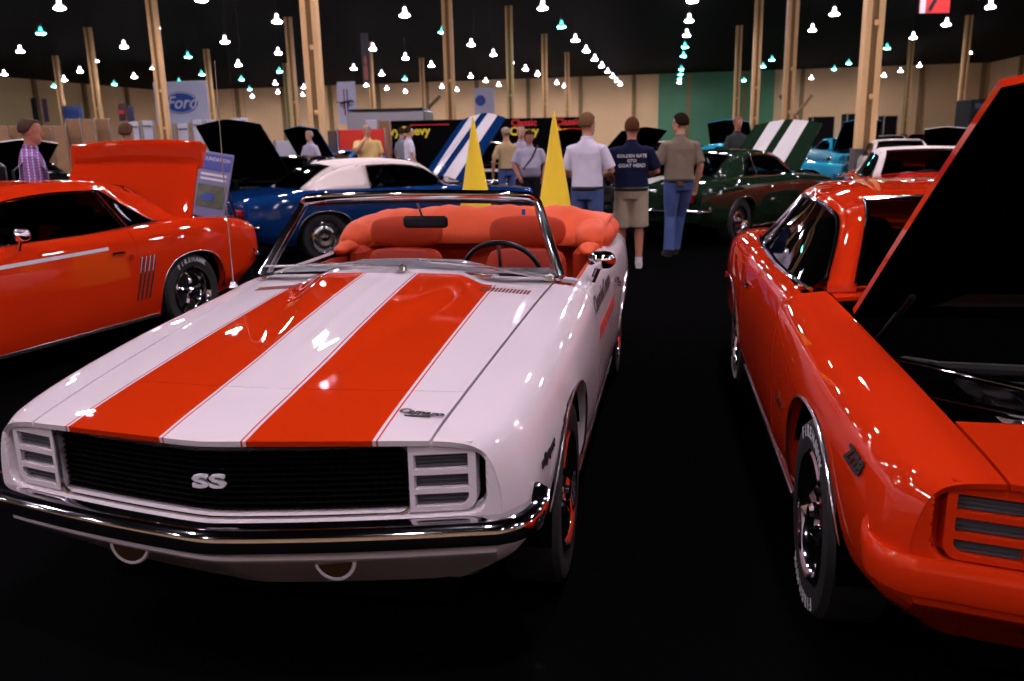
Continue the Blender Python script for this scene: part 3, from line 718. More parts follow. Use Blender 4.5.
# windscreen
WB = [(-.72, 1.82, .955), (-.66, 1.765, .972), (-.5, 1.70, .985), (-.25, 1.665, .998), (0, 1.655, 1.005), (.25, 1.665, .998), (.5, 1.70, .985), (.66, 1.765, .972), (.72, 1.82, .955)]
WT = [(-.585, 2.04, 1.275), (-.55, 2.01, 1.302), (-.42, 1.985, 1.312), (-.2, 1.965, 1.318), (0, 1.96, 1.32), (.2, 1.965, 1.318), (.42, 1.985, 1.312), (.55, 2.01, 1.302), (.585, 2.04, 1.275)]
def vl(L): return [Vector(p) for p in L]
V = vl(WB)+vl(WT); g_ = MB(); g_.add(V, [(i, i+1, i+10, i+9) for i in range(8)]); ws = g_.build('windscreen', M_GLASS, hero)
fr = MB(); fr.tube(vl(WB)[:1]+vl(WT)+vl(WB)[-1:], [(.034, .016)]+[(.026, .015)]*9+[(.034, .016)], 10); o = fr.build('windscreen_frame', M_CHROME, hero)
fr = MB(); fr.tube([v+Vector((0, -.008, -.004)) for v in vl(WB)], (.013, .013), 8); fr.build('lower_reveal', M_CHROME, o)
fr = MB(); fr.tube([v*1+Vector((0, .018, -.022)) for v in vl(WT)[1:-1]], .016, 8); fr.build('header_seal', M_BLACK, o)
for k_, (s0, s1, q) in enumerate((((.70, 1.64, .985), (.16, 1.672, 1.045), 0), ((.05, 1.60, 1.03), (-.62, 1.75, 1.01), 1))):
    w = MB(); a_, b2 = Vector(s0), Vector(s1); w.tube([a_, a_.lerp(b2, .5)+Vector((0, -.01, .015)), b2], [.011, .008, .006], 8)
    w.tube([a_.lerp(b2, .42)+Vector((0, .012, .004)), b2+(b2-a_)*.12+Vector((0, .012, .0))], .006, 6); w.lathe([(0, .03), (.02, .02), (.024, 0)], 12, c=a_-Vector((0, 0, .01))); w.build('wiper', M_BRUSH, hero)
mr = MB(); T = Matrix.Translation((.03, 2.06, 1.185)) @ Matrix.Rotation(.15, 4, 'X'); mr.box((0, 0, 0), (.225, .03, .06), bev=.014, M=T); mi = mr.build('rear_view_mirror', M_BLACK, hero)
mr = MB(); mr.tube([(.02, 2.05, 1.20), (.01, 1.98, 1.31)], .006, 6); mr.build('mirror_stem', M_BRUSH, mi)
sk = MB(); sk.box((.525, 2.0, 1.235), (.018, .004, .026), rz=.1); sk.build('windscreen_sticker', mat('blue_sticker', (.05, .2, .65, 1), rough=.5), hero)
an = MB(); an.tube([(-.775, 1.63, .93), (-.775, 1.63, .955)], [.022, .012], 12); an.tube([(-.775, 1.63, .95), (-.78, 1.65, 1.45), (-.785, 1.68, 1.93)], [.0035, .0028, .002], 6)
an.build('antenna', M_BRUSH, hero)
# hood louvres on the cowl intake
for s in (-1, 1):
    lv = MB()
    for i in range(14):
        for j in range(3):
            P, a, b, n = on_body(1.50+.022*j, s*(.62+i*.022), .001); lv.box((0, 0, 0), (.009, .015, .003), M=Matrix.Translation(P))
    lv.build('cowl_louvre', mat('dark_orange_slots', (.16, .01, .002, 1), rough=.6), hero)
# the folded top under its boot
rng = random.Random(7); V = []; Fs = []; NX, NY = 48, 20
for i in range(NY+1):
    for j in range(NX+1):
        s = -1+2*j/NX; t = i/NY; ax = abs(s)
        x = s*(.80+.03*math.sin(PI*t)); arch = math.sin(PI*min(1, t*1.0))**.55
        y = 3.30+.66*t - .34*ax**3*(1-t)+.02*math.sin(9*s+5*t)
        z = .93+(.205-.05*ax**4)*arch + .008*math.sin(13*s+11*t)*arch+.004*math.sin(37*s-9*t)*arch
        V.append((x, y, z))
for i in range(NY):
    for j in range(NX): a_ = i*(NX+1)+j; Fs.append((a_, a_+1, a_+NX+2, a_+NX+1))
bo = mesh('top_boot', V, Fs, M_BOOT, hero, sharp=False); solid(bo, .012)
for s in (-1, 1):                                            # bunched ends of the boot lying along the quarters
    for k, (x, y, z, rx, ry, rz_) in enumerate(((.74, 3.30, .98, .12, .34, .10), (.74, 3.02, .945, .055, .26, .04), (.76, 3.5, .99, .11, .30, .09))):
        mb = MB(); mb.ball((s*x, y, z), (rx, ry, rz_), 22, 14)
        mb.V = [(p[0]+.006*math.sin(30*p[1]+20*p[2]), p[1], p[2]+.006*math.sin(34*p[1]+14*p[0])) for p in mb.V]; mb.build('boot_fold', M_BOOT, bo)
bk = MB(); bk.box((0, 3.42, .80), (1.45, .06, .42), bev=.02); bk.build('rear_bulkhead', M_VINYL, hero)
for s in (-1, 1):
    q = MB(); q.box((s*.70, 3.25, .72), (.12, .62, .46), bev=.04); q.build('rear_side_trim', M_VINYL, hero)
# ---- the raised trunk lid's spoiler on the left car
ty = 3.86; Tt = Matrix.Translation((0, ty, .96)) @ Matrix.Rotation(1.25, 4, 'X') @ Matrix.Translation((0, -ty, -.96))
V = []; Fs = []; n_ = 40
for i in range(n_+1):
    s = -1+2*i/n_; x = s*.76; e = 1-sst(.9, 1, abs(s))*.5
    for dy, dz in ((-.20, .0), (-.03, .085*e), (.02, .085*e), (.015, -.02)):
        P = S(4.56, min(1.75, abs(s)*1.75)*(1 if s >= 0 else -1)); V.append(tuple(Tt @ Vector((x, P.y+dy, P.z+dz))))
for i in range(n_):
    for k in range(4): k2 = (k+1) % 4; Fs.append((i*4+k, i*4+k2, i*4+4+k2, i*4+4+k))
Fs += [(0, 1, 2, 3), tuple(n_*4+k for k in (3, 2, 1, 0))]
mesh('rear_spoiler', V, Fs, M_ORANGE, left)
for i in range(4):                                            # slashes before the rear wheel, and the side stripe
    P0, _, _, n = on_body(3.18-.045*i+.02, 3.75, .004); P1, _, _, _ = on_body(3.11-.045*i, 5.0, .004)
    q = MB(); q.tube([P0, P0.lerp(P1, .5)+n*.003, P1], [.010, .010, .006], 6); q.build('gill', M_BLACK, left)
    q = MB(); q.tube([P0+Vector((.006, -.012, .006)), P0.lerp(P1, .35)+n*.006+Vector((0, -.012, 0))], .004, 6); q.build('gill_rim', M_CHROME, left)
V = [on_body(1.0+1.75*i/30, vv+.1*(1-i/30), .0035)[0] for i in range(31) for vv in (3.0, 3.16)]
mesh('side_stripe', V, [(2*i, 2*i+1, 2*i+3, 2*i+2) for i in range(30)], M_LETTER, left)
# ---- the right car's badges and engine bay
badge('fender_badge', 'Z/28', .062, .30, -3.35, right, M_BLACK, .2, bold=.003, d=.006)
badge('sill_lettering', 'Camaro', .05, 1.45, -4.4, right, M_BRUSH, .3, bold=.001)
bar = MB(); bar.tube([(-.60, 1.25, .80), (-.25, .86, .80), (.05, .80, .80)], .012, 10); bar.build('tower_brace', M_CHROME, right)
bar = MB(); bar.tube([(-.56, .92, .76), (.1, .50, .74)], .015, 10); bar.build('support_bar', M_CHROME, right)
bt = MB(); bt.box((-.36, .60, .66), (.20, .17, .18), bev=.02); o = bt.build('washer_bottle', M_BOOTHWHITE, right)
bt = MB(); bt.box((-.36, .512, .64), (.16, .006, .07)); bt.build('bottle_label', mat('blue_label', (.05, .12, .35, 1), rough=.5), o)
hz = MB(); hz.tube([(-.45, 1.5, .72), (-.42, 1.2, .78), (-.2, 1.1, .80), (-.1, 1.2, .78)], .02, 8); hz.build('heater_hose', M_RUBBER, right)
rg = MB()
for i in range(26): rg.box((-.50+i*.04, 1.635, 1.0), (.018, .05, .006))
rg.build('cowl_vent', M_BLACK, right)
# ================================================================== CARS BEHIND
M_BLUE = striped('blue_paint_white_stripes', (.003, .028, .12, 1), (.72, .68, .70, 1), .10, .40, pin=False, y1=1.62)
M_GREEN = striped('green_paint_white_stripes', (.009, .022, .011, 1), (.62, .60, .58, 1), .08, .36, pin=False)
M_GREENP = paint('dark_green_paint', (.009, .022, .011, 1)); M_BLUEP = paint('deep_blue_paint', (.003, .028, .12, 1))
M_TOPW = mat('white_top_canvas', (.72, .62, .58, 1), rough=.7); M_BLACKP = paint('black_paint', (.004, .004, .006, 1))
M_SKY = paint('turquoise_paint', (.02, .28, .45, 1)); M_CREAM = paint('cream_paint', (.72, .66, .58, 1)); M_REDP = paint('red_paint', (.55, .02, .01, 1)); M_GREY = paint('silver_paint', (.3, .3, .33, 1))
blue = car('soft_top_car', 'deep blue car with closed white top and raised white striped hood', 'car', (.081, 14.0, 0), -2.181, M_BLUEP, top='soft', topm=M_TOPW, hoodm=M_BLUE, hood='up', hood_ang=.95, lod=.5)
green = car('coupe_car', 'dark green coupe with raised white striped hood beside the standing men', 'car', (5.20, 15.485, 0), -2.396, M_GREENP, hoodm=M_GREEN, decko=M_GREEN, hood='up', hood_ang=.75, lod=.5)
black = car('coupe_car', 'black car with raised hood behind the orange coupe on the left', 'car', (-4.75, 13.7, 0), .30, M_BLACKP, hood='up', hood_ang=.95, lod=.4)
redw = car('soft_top_car', 'red car with white roof behind the right coupe', 'car', (5.15, 9.85, 0), .30, M_REDP, top='soft', topm=M_TOPW, lod=.4)
# ================================================================== PEOPLE
def person(label, loc, yaw, H=1.78, shirt=None, pants=None, pose=None, hair=(.03, .018, .010, 1), build=1.0, shorts=False, near=False, cap=None, bald=0, skin=None,
           sleeve='short', belt=True, socks=False, group=None, vest=None, shoem=None):
    """standing figure; local +y is where the person faces, x to the person's right"""
    p = thing('person', label, 'person', loc, yaw, group); k = H/1.78; skin = skin or M_SKIN
    pose = pose or {}; vox = .009 if near else .017; B = build
    hd = Matrix.Translation((0, .012, 1.66)) @ Matrix.Rotation(pose.get('turn', 0), 4, 'Z') @ Matrix.Rotation(pose.get('nod', 0), 4, 'X')
    lean = pose.get('lean', 0)
    def Lz(q): q = Vector(q); return Vector((q.x, q.y + lean*max(0, q.z-.95)*.5, q.z))
    sh = {-1: (-.168*B, 0, 1.40), 1: (.168*B, 0, 1.40)}
    el = {-1: pose.get('le', (-.27, .0, 1.14)), 1: pose.get('re', (.27, 0, 1.14))}
    wr = {-1: pose.get('lw', (-.26, .10, .90)), 1: pose.get('rw', (.26, .10, .90))}
    hip = {-1: (-.095, 0, .93), 1: (.095, 0, .93)}
    kn = {-1: pose.get('lk', (-.10, .03, .50)), 1: pose.get('rk', (.10, .03, .50))}
    an = {-1: pose.get('la', (-.11, -.02, .09)), 1: pose.get('ra', (.11, -.02, .09))}
    def done(o, v=None):
        r = o.modifiers.new('r', 'REMESH'); r.mode = 'VOXEL'; r.voxel_size = v or vox; r.use_smooth_shade = True
        s = o.modifiers.new('s', 'SMOOTH'); s.iterations = 4; s.factor = .5; o.scale = (k, k, k); return o
    m = MB()
    m.tube([Lz(q) for q in ((0, 0, .86), (0, 0, .98), (0, .01*B, 1.12), (0, .012, 1.28), (0, 0, 1.39), (0, -.005, 1.46), (0, 0, 1.52), (0, .01, 1.60))],
           [(.15*B, .10*B), (.155*B, .105*B), (.148*B, .11*B), (.165*B, .11), (.165*B, .10), (.10, .075), (.056, .058), (.052, .055)], 18)
    hb = MB(); hb.ball((0, 0, .03), (.074, .092, .095), 20, 14); hb.ball((0, .012, -.045), (.062, .078, .074), 18, 12)
    hb.ball((0, .066, -.092), (.030, .022, .024), 10, 8); hb.tube([(0, .088, .02), (0, .108, -.022), (0, .100, -.035)], [.008, .012, .009], 8)
    hb.tube([(-.028, .088, -.062), (.028, .088, -.062)], [.008, .008], 6)
    for s in (-1, 1): hb.ball((s*.078, -.005, -.01), (.010, .020, .032), 8, 8); hb.tube([(s*.015, .088, .028), (s*.045, .078, .028)], [.008, .006], 6)
    T0 = Matrix.Translation((0, lean*.35, 0)) @ hd
    m.add([T0 @ Vector(v) for v in hb.V], hb.F)
    for s in (-1, 1):
        e, w = Vector(Lz(el[s])), Vector(Lz(wr[s])); S0 = Lz(sh[s])
        m.tube([S0, S0.lerp(e, .5), e, e.lerp(w, .35), w], [.052*B, .046*B, .038*B, .038*B, .026], 12)
        d = (w-e).normalized(); side = Vector((-s*.6, .4, .6)); side = (side-d*side.dot(d)).normalized(); nn = d.cross(side)
        m.tube([w-d*.01, w+d*.03, w+d*.085], [(.024, .02), (.038, .018), (.040, .014)], 12, upv=side)
        for f in range(4):
            o_ = (f-1.5)*.019; L_ = (.066, .078, .074, .058)[f]; r0 = w+d*.08+side*o_; c = nn*s*-.012
            m.tube([r0, r0+d*L_*.5+c, r0+d*L_*.8+c*3.0], [.0095, .009, .0075], 7)
        m.tube([w+d*.02+side*.03, w+d*.055+side*.055+nn*.01, w+d*.085+side*.058+nn*.015], [.012, .011, .008], 7)
        h, q, a = Vector(hip[s]), Vector(kn[s]), Vector(an[s])
        m.tube([h, h.lerp(q, .5), q, q.lerp(a, .3), a+Vector((0, 0, .02))], [.082*B, .070*B, .052, .055, .036], 14)
        m.tube([a+Vector((0, -.03, -.035)), a+Vector((0, .05, -.05)), a+Vector((s*.01, .15, -.065))], [(.035, .035), (.042, .03), (.036, .02)], 10)
    done(m.build('body', skin, p))
    for s in (-1, 1):
        e = MB(); e.ball((s*.030, .083, .010), (.012, .008, .007), 10, 6); o = e.build('eye', M_EYE, p, T=Matrix.Scale(k, 4) @ T0)
    # hair
    h = MB(); N = 20; V = []; Fs = []
    for i in range(13):
        ph = PI*.5*(1-i/12*1.28)
        for j in range(N):
            a = 2*PI*j/N; fr_ = math.sin(a)                        # +1 in front
            low = -.78+1.28*sst(-.35, .7, fr_)+(.12 if bald else 0); z = math.sin(max(ph, math.asin(max(-.95, low))))
            c_ = math.cos(math.asin(max(-1, min(1, z)))); r_ = 1.13+.02*math.sin(7*a+3*i)
            V.append((.074*c_*math.cos(a)*r_, .092*c_*math.sin(a)*r_-.006, .03+.098*z*1.09))
    Fs = [(i*N+j, i*N+(j+1) % N, (i+1)*N+(j+1) % N, (i+1)*N+j) for i in range(12) for j in range(N) if not (bald and i < bald)]
    h.add(V, Fs); solid(h.build('hair', mat('hair_%d' % int(hair[0]*1000+hair[2]*100), hair, rough=1, spec=.05, noise=.4, nscale=60), p, T=Matrix.Scale(k, 4) @ T0), .006, 1)
    if cap:
        c = MB(); c.ball((0, -.004, .045), (.083, .101, .088), 20, 10, zc=(-.05, 1)); c.tube([(0, .06, .055), (0, .16, .035)], [(.07, .008), (.055, .006)], 14, upv=(1, 0, 0)); c.build('cap', cap, p, T=Matrix.Scale(k, 4) @ T0)
    # shirt
    m = MB(); bl = pose.get('belly', 0)
    m.tube([Lz(q) for q in ((0, 0, .93), (0, .005, 1.0), (0, .015+bl*.5, 1.12), (0, .012, 1.28), (0, 0, 1.37), (0, -.004, 1.43), (0, -.006, 1.475), (0, -.002, 1.505))],
           [(.165*B, .118*B), (.17*B, .122*B+bl), (.165*B, .124*B+bl), (.178*B, .122), (.178*B, .114), (.150*B, .10), (.098, .082), (.066, .066)], 20)
    for s in (-1, 1):
        e, w = Vector(Lz(el[s])), Vector(Lz(wr[s])); S0 = Lz(sh[s]); C0 = S0+Vector((-s*.07, 0, .012))
        if sleeve == 'short': m.tube([C0, S0, S0.lerp(e, .45), S0.lerp(e, .86)], [.050*B, .058*B, .062*B, .066*B], 14)
        else: m.tube([C0, S0, S0.lerp(e, .5), e, e.lerp(w, .5), w-(w-e).normalized()*.02], [.050*B, .058*B, .058*B, .053*B, .046*B, .036], 14)
    done(m.build('shirt', shirt, p))
    c = MB(); c.tube([Lz((.062*math.cos(2*PI*i/16), .060*math.sin(2*PI*i/16), 1.512+.012*math.sin(2*PI*i/16)*-1)) for i in range(17)], [(.010, .020)]*17, 8, cap=False); o = c.build('collar', shirt, p); o.scale = (k, k, k)
    # trousers or shorts
    m = MB(); m.tube([(0, 0, .84), (0, 0, .93), (0, 0, 1.0)], [(.155*B, .118), (.163*B, .122*B), (.158*B, .116*B)], 18)
    for s in (-1, 1):
        h_, q, a = Vector(hip[s]), Vector(kn[s]), Vector(an[s])
        if shorts: m.tube([h_+Vector((0, 0, .03)), h_.lerp(q, .5), h_.lerp(q, .98)], [.092*B, .092*B, .096*B], 16)
        else: m.tube([h_+Vector((0, 0, .03)), h_.lerp(q, .5), q, q.lerp(a, .5), a+Vector((0, .0, -.02))], [.094*B, .084*B, .071, .068, .070], 16)
    done(m.build('shorts' if shorts else 'trousers', pants, p))
    for s in (-1, 1):
        a = Vector(an[s]); f = MB(); f.tube([a+Vector((0, -.055, -.045)), a+Vector((0, .02, -.035)), a+Vector((s*.01, .11, -.055)), a+Vector((s*.012, .175, -.066))], [(.036, .040), (.045, .048), (.044, .032), (.030, .02)], 12, upv=(1, 0, 0))
        f.tube([a+Vector((0, -.05, -.079)), a+Vector((s*.01, .17, -.082))], [(.040, .010), (.042, .009)], 10, upv=(1, 0, 0)); o = f.build('shoe', shoem or M_SHOE, p); o.scale = (k, k, k)
        if socks: f = MB(); f.tube([a+Vector((0, 0, -.03)), a+Vector((0, 0, .05))], [.044, .043], 12); o = f.build('sock', M_SOCK, p); o.scale = (k, k, k)
    if belt:
        f = MB(); N = 28; f.tube([(.171*B*math.cos(2*PI*i/N), .126*B*math.sin(2*PI*i/N), .965) for i in range(N+1)], [(.022, .005)]*(N+1), 8, cap=False, upv=(0, 0, 1)); o = f.build('belt', M_BLACK, p); o.scale = (k, k, k)
    return p
M_EYE = mat('eye_white', (.5, .5, .5, 1), rough=.2); M_SHOE = mat('dark_shoe', (.015, .012, .01, 1), rough=.5); M_SOCK = mat('white_sock', (.6, .6, .62, 1), rough=.9); M_WSHOE = mat('white_trainer', (.6, .58, .56, 1), rough=.6)
def cloth(n, c, **k): return mat(n, c, rough=.9, spec=.1, noise=k.get('noise', .15), nscale=k.get('ns', 9), bump=.15, bscale=40)
JEANS = cloth('blue_denim', (.06, .09, .22, 1), noise=.35, ns=7); KHAKI = cloth('khaki_cotton', (.36, .28, .21, 1)); NAVY = cloth('navy_cotton', (.008, .010, .035, 1)); DARK = cloth('dark_trousers', (.012, .012, .016, 1))
def at(u, v, Y):                                             # point on the sight line of a picture position, Y metres ahead
    d = fw + R_*((u-512)/F) - U_*((v-340.5)/F); return Vector((0, 0, CAMH)) + d*(Y/d.y)
def stand(label, u, v, Y, yaw, **k):                           # feet on the floor under that point; height from the head's top
    P = at(u, v, Y); k.setdefault('H', min(1.93, max(1.62, P.z))); return person(label, (P.x, P.y, 0), yaw, **k)
pw = stand('man in white polo shirt and blue jeans standing behind the right yellow cone', 587, 114, 9.9, -.45, shirt=cloth('white_cotton', (.62, .58, .70, 1)), pants=JEANS, near=True, build=1.08,
    hair=(.16, .085, .04, 1), pose=dict(turn=-.5, re=(.27, .06, 1.15), rw=(.10, .26, 1.10), le=(-.27, .02, 1.14), lw=(-.16, .24, 1.05)))
pn = person('man in navy printed shirt and khaki shorts seen from behind', (1.46, 10.14, 0), -.12, H=1.76, shirt=NAVY, pants=KHAKI, shorts=True, near=True, build=1.2, hair=(.09, .035, .015, 1), skin=M_SKINR, socks=True, shoem=M_WSHOE,
    pose=dict(re=(.30, .03, 1.16), rw=(.12, .26, 1.12), le=(-.30, .02, 1.16), lw=(-.18, .22, 1.02), ra=(.10, -.0, .09), la=(-.12, .10, .09), lk=(-.11, .07, .50)))
text('shirt_print', 'GOLDEN GATE', .05, Matrix.Translation((0, -.128, 1.335)) @ Matrix.Rotation(PI/2, 4, 'X'), M_SOCK, pn, .002, bold=.001)
text('shirt_print', 'GTO', .05, Matrix.Translation((0, -.138, 1.28)) @ Matrix.Rotation(PI/2, 4, 'X'), M_SOCK, pn, .002, bold=.001)
text('shirt_print', 'GOAT HERD', .055, Matrix.Translation((0, -.138, 1.225)) @ Matrix.Rotation(PI/2, 4, 'X'), M_SOCK, pn, .002, bold=.001)
bg = MB(); T = Matrix.Translation((1.46, 10.14, 0)) @ Matrix.Rotation(-.12, 4, 'Z') @ Matrix.Translation((-.30, -.14, .885)); bg.box((0, 0, 0), (.20, .15, .21), bev=.04, M=T); bg.box((0, -.085, -.02), (.15, .04, .12), bev=.018, M=T)
bag = bg.build('camera_bag', M_BLACK); tag(bag, "black camera bag hanging at the hip of the man in navy", 'bag')
pg = person('man in brown shirt and blue jeans with phone holster on his belt', (2.22, 11.1, 0), .15, H=1.82, shirt=cloth('taupe_cotton', (.20, .155, .11, 1)), pants=JEANS, near=True, build=1.14, hair=(.02, .012, .008, 1),
    pose=dict(turn=.75, re=(.27, -.02, 1.14), rw=(.25, .06, .90), le=(-.28, .04, 1.15), lw=(-.20, .26, 1.22), la=(-.16, -.12, .10), lk=(-.10, .02, .50), ra=(.02, .16, .09), rk=(.07, .14, .50)))
ho = MB(); ho.box((-.03, -.135, .955), (.10, .03, .075), bev=.01); ho.build('phone_holster', mat('brown_leather', (.09, .04, .025, 1), rough=.5), pg)
gl_ = MB()
for s in (-1, 1): gl_.tube([(s*.02, .1, .02), (s*.07, .06, .025), (s*.08, 0, .02)], .004, 5)
gl_.build('glasses', M_BLACK, pg, T=Matrix.Scale(1.82/1.78, 4) @ Matrix.Translation((0, .012, 1.66)) @ Matrix.Rotation(.75, 4, 'Z'))
plaid = mat('plaid_cotton', (.4, .3, .5, 1), rough=.9, spec=.1)
nt = plaid.node_tree; tc = nt.nodes.new('ShaderNodeTexCoord'); b_ = nt.nodes['Principled BSDF']; prev = None
for dirn, sc, c in (('Y', 14, (.10, .05, .30, 1)), ('Z', 12, (.06, .08, .38, 1)), ('Y', 7, (.35, .08, .14, 1))):
    w = nt.nodes.new('ShaderNodeTexWave'); w.bands_direction = dirn; w.inputs['Scale'].default_value = sc; nt.links.new(tc.outputs['Object'], w.inputs['Vector'])
    r = nt.nodes.new('ShaderNodeValToRGB'); r.color_ramp.elements[0].position = .74; r.color_ramp.elements[1].position = .80; nt.links.new(w.outputs['Fac'], r.inputs[0])
    mx = nt.nodes.new('ShaderNodeMix'); mx.data_type = 'RGBA'; nt.links.new(r.outputs[0], mx.inputs['Factor'])
    if prev: nt.links.new(prev, mx.inputs['A'])
    else: mx.inputs['A'].default_value = (.50, .45, .62, 1)
    mx.inputs['B'].default_value = c; prev = mx.outputs['Result']
nt.links.new(prev, b_.inputs['Base Color'])
pl = stand('balding man in plaid shirt with dark backpack looking over the left orange car', 22, 119, 8.7, -1.1, shirt=plaid, pants=JEANS, near=True, build=1.1, hair=(.07, .04, .03, 1), bald=4, skin=M_SKINR, sleeve='long', pose=dict(turn=-.2, nod=-.12, lean=.12))
stp = MB()
for s in (-1, 1): stp.tube([(s*.12, -.16, 1.0), (s*.14, -.15, 1.35), (s*.135, .0, 1.475), (s*.13, .15, 1.36), (s*.15, .145, 1.15), (s*.19, .0, 1.02)], [(.03, .006)]*6, 8, upv=(1, 0, 0))
o = stp.build('backpack_strap', M_BLACK, pl); o.scale = pl.children[0].scale
stp = MB(); stp.box((0, -.285, 1.22), (.30, .15, .46), bev=.05); stp.box((0, -.375, 1.15), (.22, .05, .22), bev=.02)
bp = stp.build('backpack', M_BLACK); bp.location = pl.location; bp.rotation_euler = pl.rotation_euler; tag(bp, 'black backpack worn by the man in plaid', 'backpack')
LAV = cloth('lavender_grey_cotton', (.36, .33, .42, 1)); TAN = cloth('tan_cotton', (.45, .32, .17, 1)); YEL = cloth('pale_yellow_cotton', (.72, .50, .20, 1)); WHT = cloth('white_cotton', (.62, .58, .70, 1)); GRY = cloth('grey_cotton', (.22, .22, .25, 1)); CHAR = cloth('charcoal_cotton', (.03, .035, .035, 1))
ps = stand('heavy man in lavender grey shirt with a shoulder strap, facing the camera', 529, 131, 15.3, PI+.1, shirt=LAV, pants=DARK, build=1.25, hair=(.02, .012, .01, 1), skin=M_SKINR, belt=False, pose=dict(nod=-.3, belly=.05, le=(-.30, .04, 1.15), lw=(-.24, .12, .93), re=(.30, .04, 1.15), rw=(.22, .16, .95)))
st = MB(); st.tube([(-.14, .10, 1.44), (-.02, .19, 1.22), (.14, .19, 1.02)], [(.018, .005)]*3, 8); st.build('shoulder_strap', M_BLACK, ps)
stand('bald man in tan shirt and jeans, back turned, left of the heavy man', 506, 127, 17.0, .35, shirt=TAN, pants=JEANS, build=1.0, hair=(.3, .25, .2, 1), bald=6)
stand('grey-haired man in lilac shirt between the bald man and the heavy man', 521, 127, 18.0, PI, shirt=LAV, pants=DARK, hair=(.35, .32, .3, 1), bald=3)
stand('man in pale yellow shirt resting his chin on his hand behind the white soft top', 366, 124, 20.5, PI+.25, shirt=YEL, pants=DARK, build=1.35, hair=(.4, .33, .25, 1), bald=4, pose=dict(nod=-.1, lean=.25, re=(.26, .22, 1.22), rw=(.08, .24, 1.46)))
stand('grey-haired man in pale shirt left of the man in yellow', 309, 131, 21.5, 2.6, shirt=LAV, pants=DARK, hair=(.35, .3, .28, 1), bald=3)
stand('person in white shirt and white cap behind the white soft top', 408, 127, 22.0, -1.2, shirt=WHT, pants=DARK, cap=M_BOOTHWHITE)
stand('person in grey shirt and maroon cap beside the white capped person', 401, 128, 23.2, -.8, shirt=GRY, pants=DARK, cap=mat('maroon_cap', (.25, .01, .03, 1), rough=.8))
stand('person with brown hair just showing over the raised orange trunk lid', 125, 124, 12.0, -.5, shirt=GRY, pants=DARK, hair=(.10, .05, .03, 1))
stand('red-faced man in charcoal shirt behind the dark green car', 738, 117, 17.5, PI+.3, shirt=CHAR, pants=DARK, hair=(.25, .12, .06, 1), skin=M_SKINR, bald=2, pose=dict(nod=-.2))
stand('dark-haired person whose head shows above the striped green hood', 790, 120, 26, 2.9, shirt=CHAR, pants=DARK, hair=(.01, .008, .008, 1))
# ================================================================== YELLOW CONES
M_YEL = mat('yellow_fabric', (.80, .58, .012, 1), rough=.6)
for u, v, Y, lab in ((473, 117, 7.3, 'tall slim yellow cone, the left one, behind the white convertible'), (554, 112, 7.0, 'tall slim yellow cone, the right one, beside the man in white')):
    P = at(u, v, Y); c = MB(); N = 24; H = P.z
    prof = [(.245, 0), (.245, .02), (.225, .05), (.17, .5), (.115, 1.0), (.055, 1.45), (.008, H)]
    prof = [(.30*(1-z/H)+.006, z) for z in np.linspace(.02, H, 12)]
    c.lathe([(0, .0), (.32, .0), (.32, .02)]+prof+[(0, H+.004)], 28); o = c.build('yellow_cone', M_YEL); o.location = (P.x, P.y, 0); tag(o, lab, 'cone', 'yellow display cones')
# ================================================================== INFORMATION BOARD ON THE LEFT
P = at(213, 187, 9.3)
bd = thing('display_board', 'blue car show placard standing behind the left orange car', 'sign', (P.x, P.y, 0), -.35)
T = Matrix.Translation((0, 0, 1.14)) @ Matrix.Rotation(-.22, 4, 'X') @ Matrix.Rotation(.14, 4, 'Y') @ Matrix.Scale(1.22, 4)
q = MB(); q.box((0, 0, 0), (.36, .012, .58), bev=.004, M=T); pb = q.build('placard', mat('pale_blue_card', (.16, .16, .30, 1), rough=.3), bd)
q = MB(); q.box((0, -.009, .20), (.33, .004, .14), M=T); q.build('blue_title_band', mat('blue_band', (.03, .04, .28, 1), rough=.4), pb)
text('title', 'FOUNDATION', .048, T @ Matrix.Translation((0, -.013, .225)) @ Matrix.Rotation(PI/2, 4, 'X'), M_BOOTHWHITE, pb, .001)
q = MB(); q.box((0, -.009, -.10), (.30, .004, .20), M=T); q.build('photograph', mat('green_photo', (.08, .09, .05, 1), rough=.4, noise=.8, nscale=14), pb)
q = MB(); q.box((-.03, -.013, -.12), (.16, .004, .05), M=T, bev=.002); q.box((-.02, -.013, -.085), (.08, .004, .03), M=T, bev=.002); q.build('pictured_car', mat('photo_blue', (.03, .07, .3, 1), rough=.4), pb)
for z in (.09, .05):
    q = MB(); q.box((0, -.009, z), (.28, .004, .02), M=T); q.build('text_line', M_BOOTHWHITE, pb)
q = MB(); q.tube([(-.18, -.02, 0), (-.02, .16, 1.3)], .012, 8); q.tube([(.18, -.02, 0), (.02, .16, 1.3)], .012, 8); q.tube([(0, .55, 0), (0, .18, 1.3)], .012, 8); q.box((0, .0, .80), (.38, .14, .02)); q.build('easel', M_BLACK, bd)
# ================================================================== COLUMNS
M_COL = mat('wood_column', (.72, .44, .19, 1), rough=.6, noise=.18, nscale=1.5); M_COLD = mat('column_groove', (.22, .12, .045, 1), rough=.8)
def column(lat, lon, lab):
    P = hall(lat, lon); p = thing('column', lab, 'column', (P.x, P.y, 0), -HALL+.12, 'tan columns holding the hall roof')
    for s in (-1, 1): q = MB(); q.box((s*.155, 0, HT/2), (.15, .34, HT), bev=.012); q.build('timber_face', M_COL, p, smooth=False)
    q = MB(); q.box((0, 0, HT/2), (.17, .26, HT-.01)); q.build('recess', M_COLD, p, smooth=False)
    q = MB(); q.box((0, 0, .55), (.58, .46, 1.1), bev=.02); q.build('padded_guard', mat('grey_guard', (.10, .08, .08, 1), rough=.9), p)
    q = MB()
    for z in (2.4, 4.2): q.box((.03, -.17, z), (.10, .06, .14), bev=.02)
    q.build('junction_box', M_COL, p)
    return p
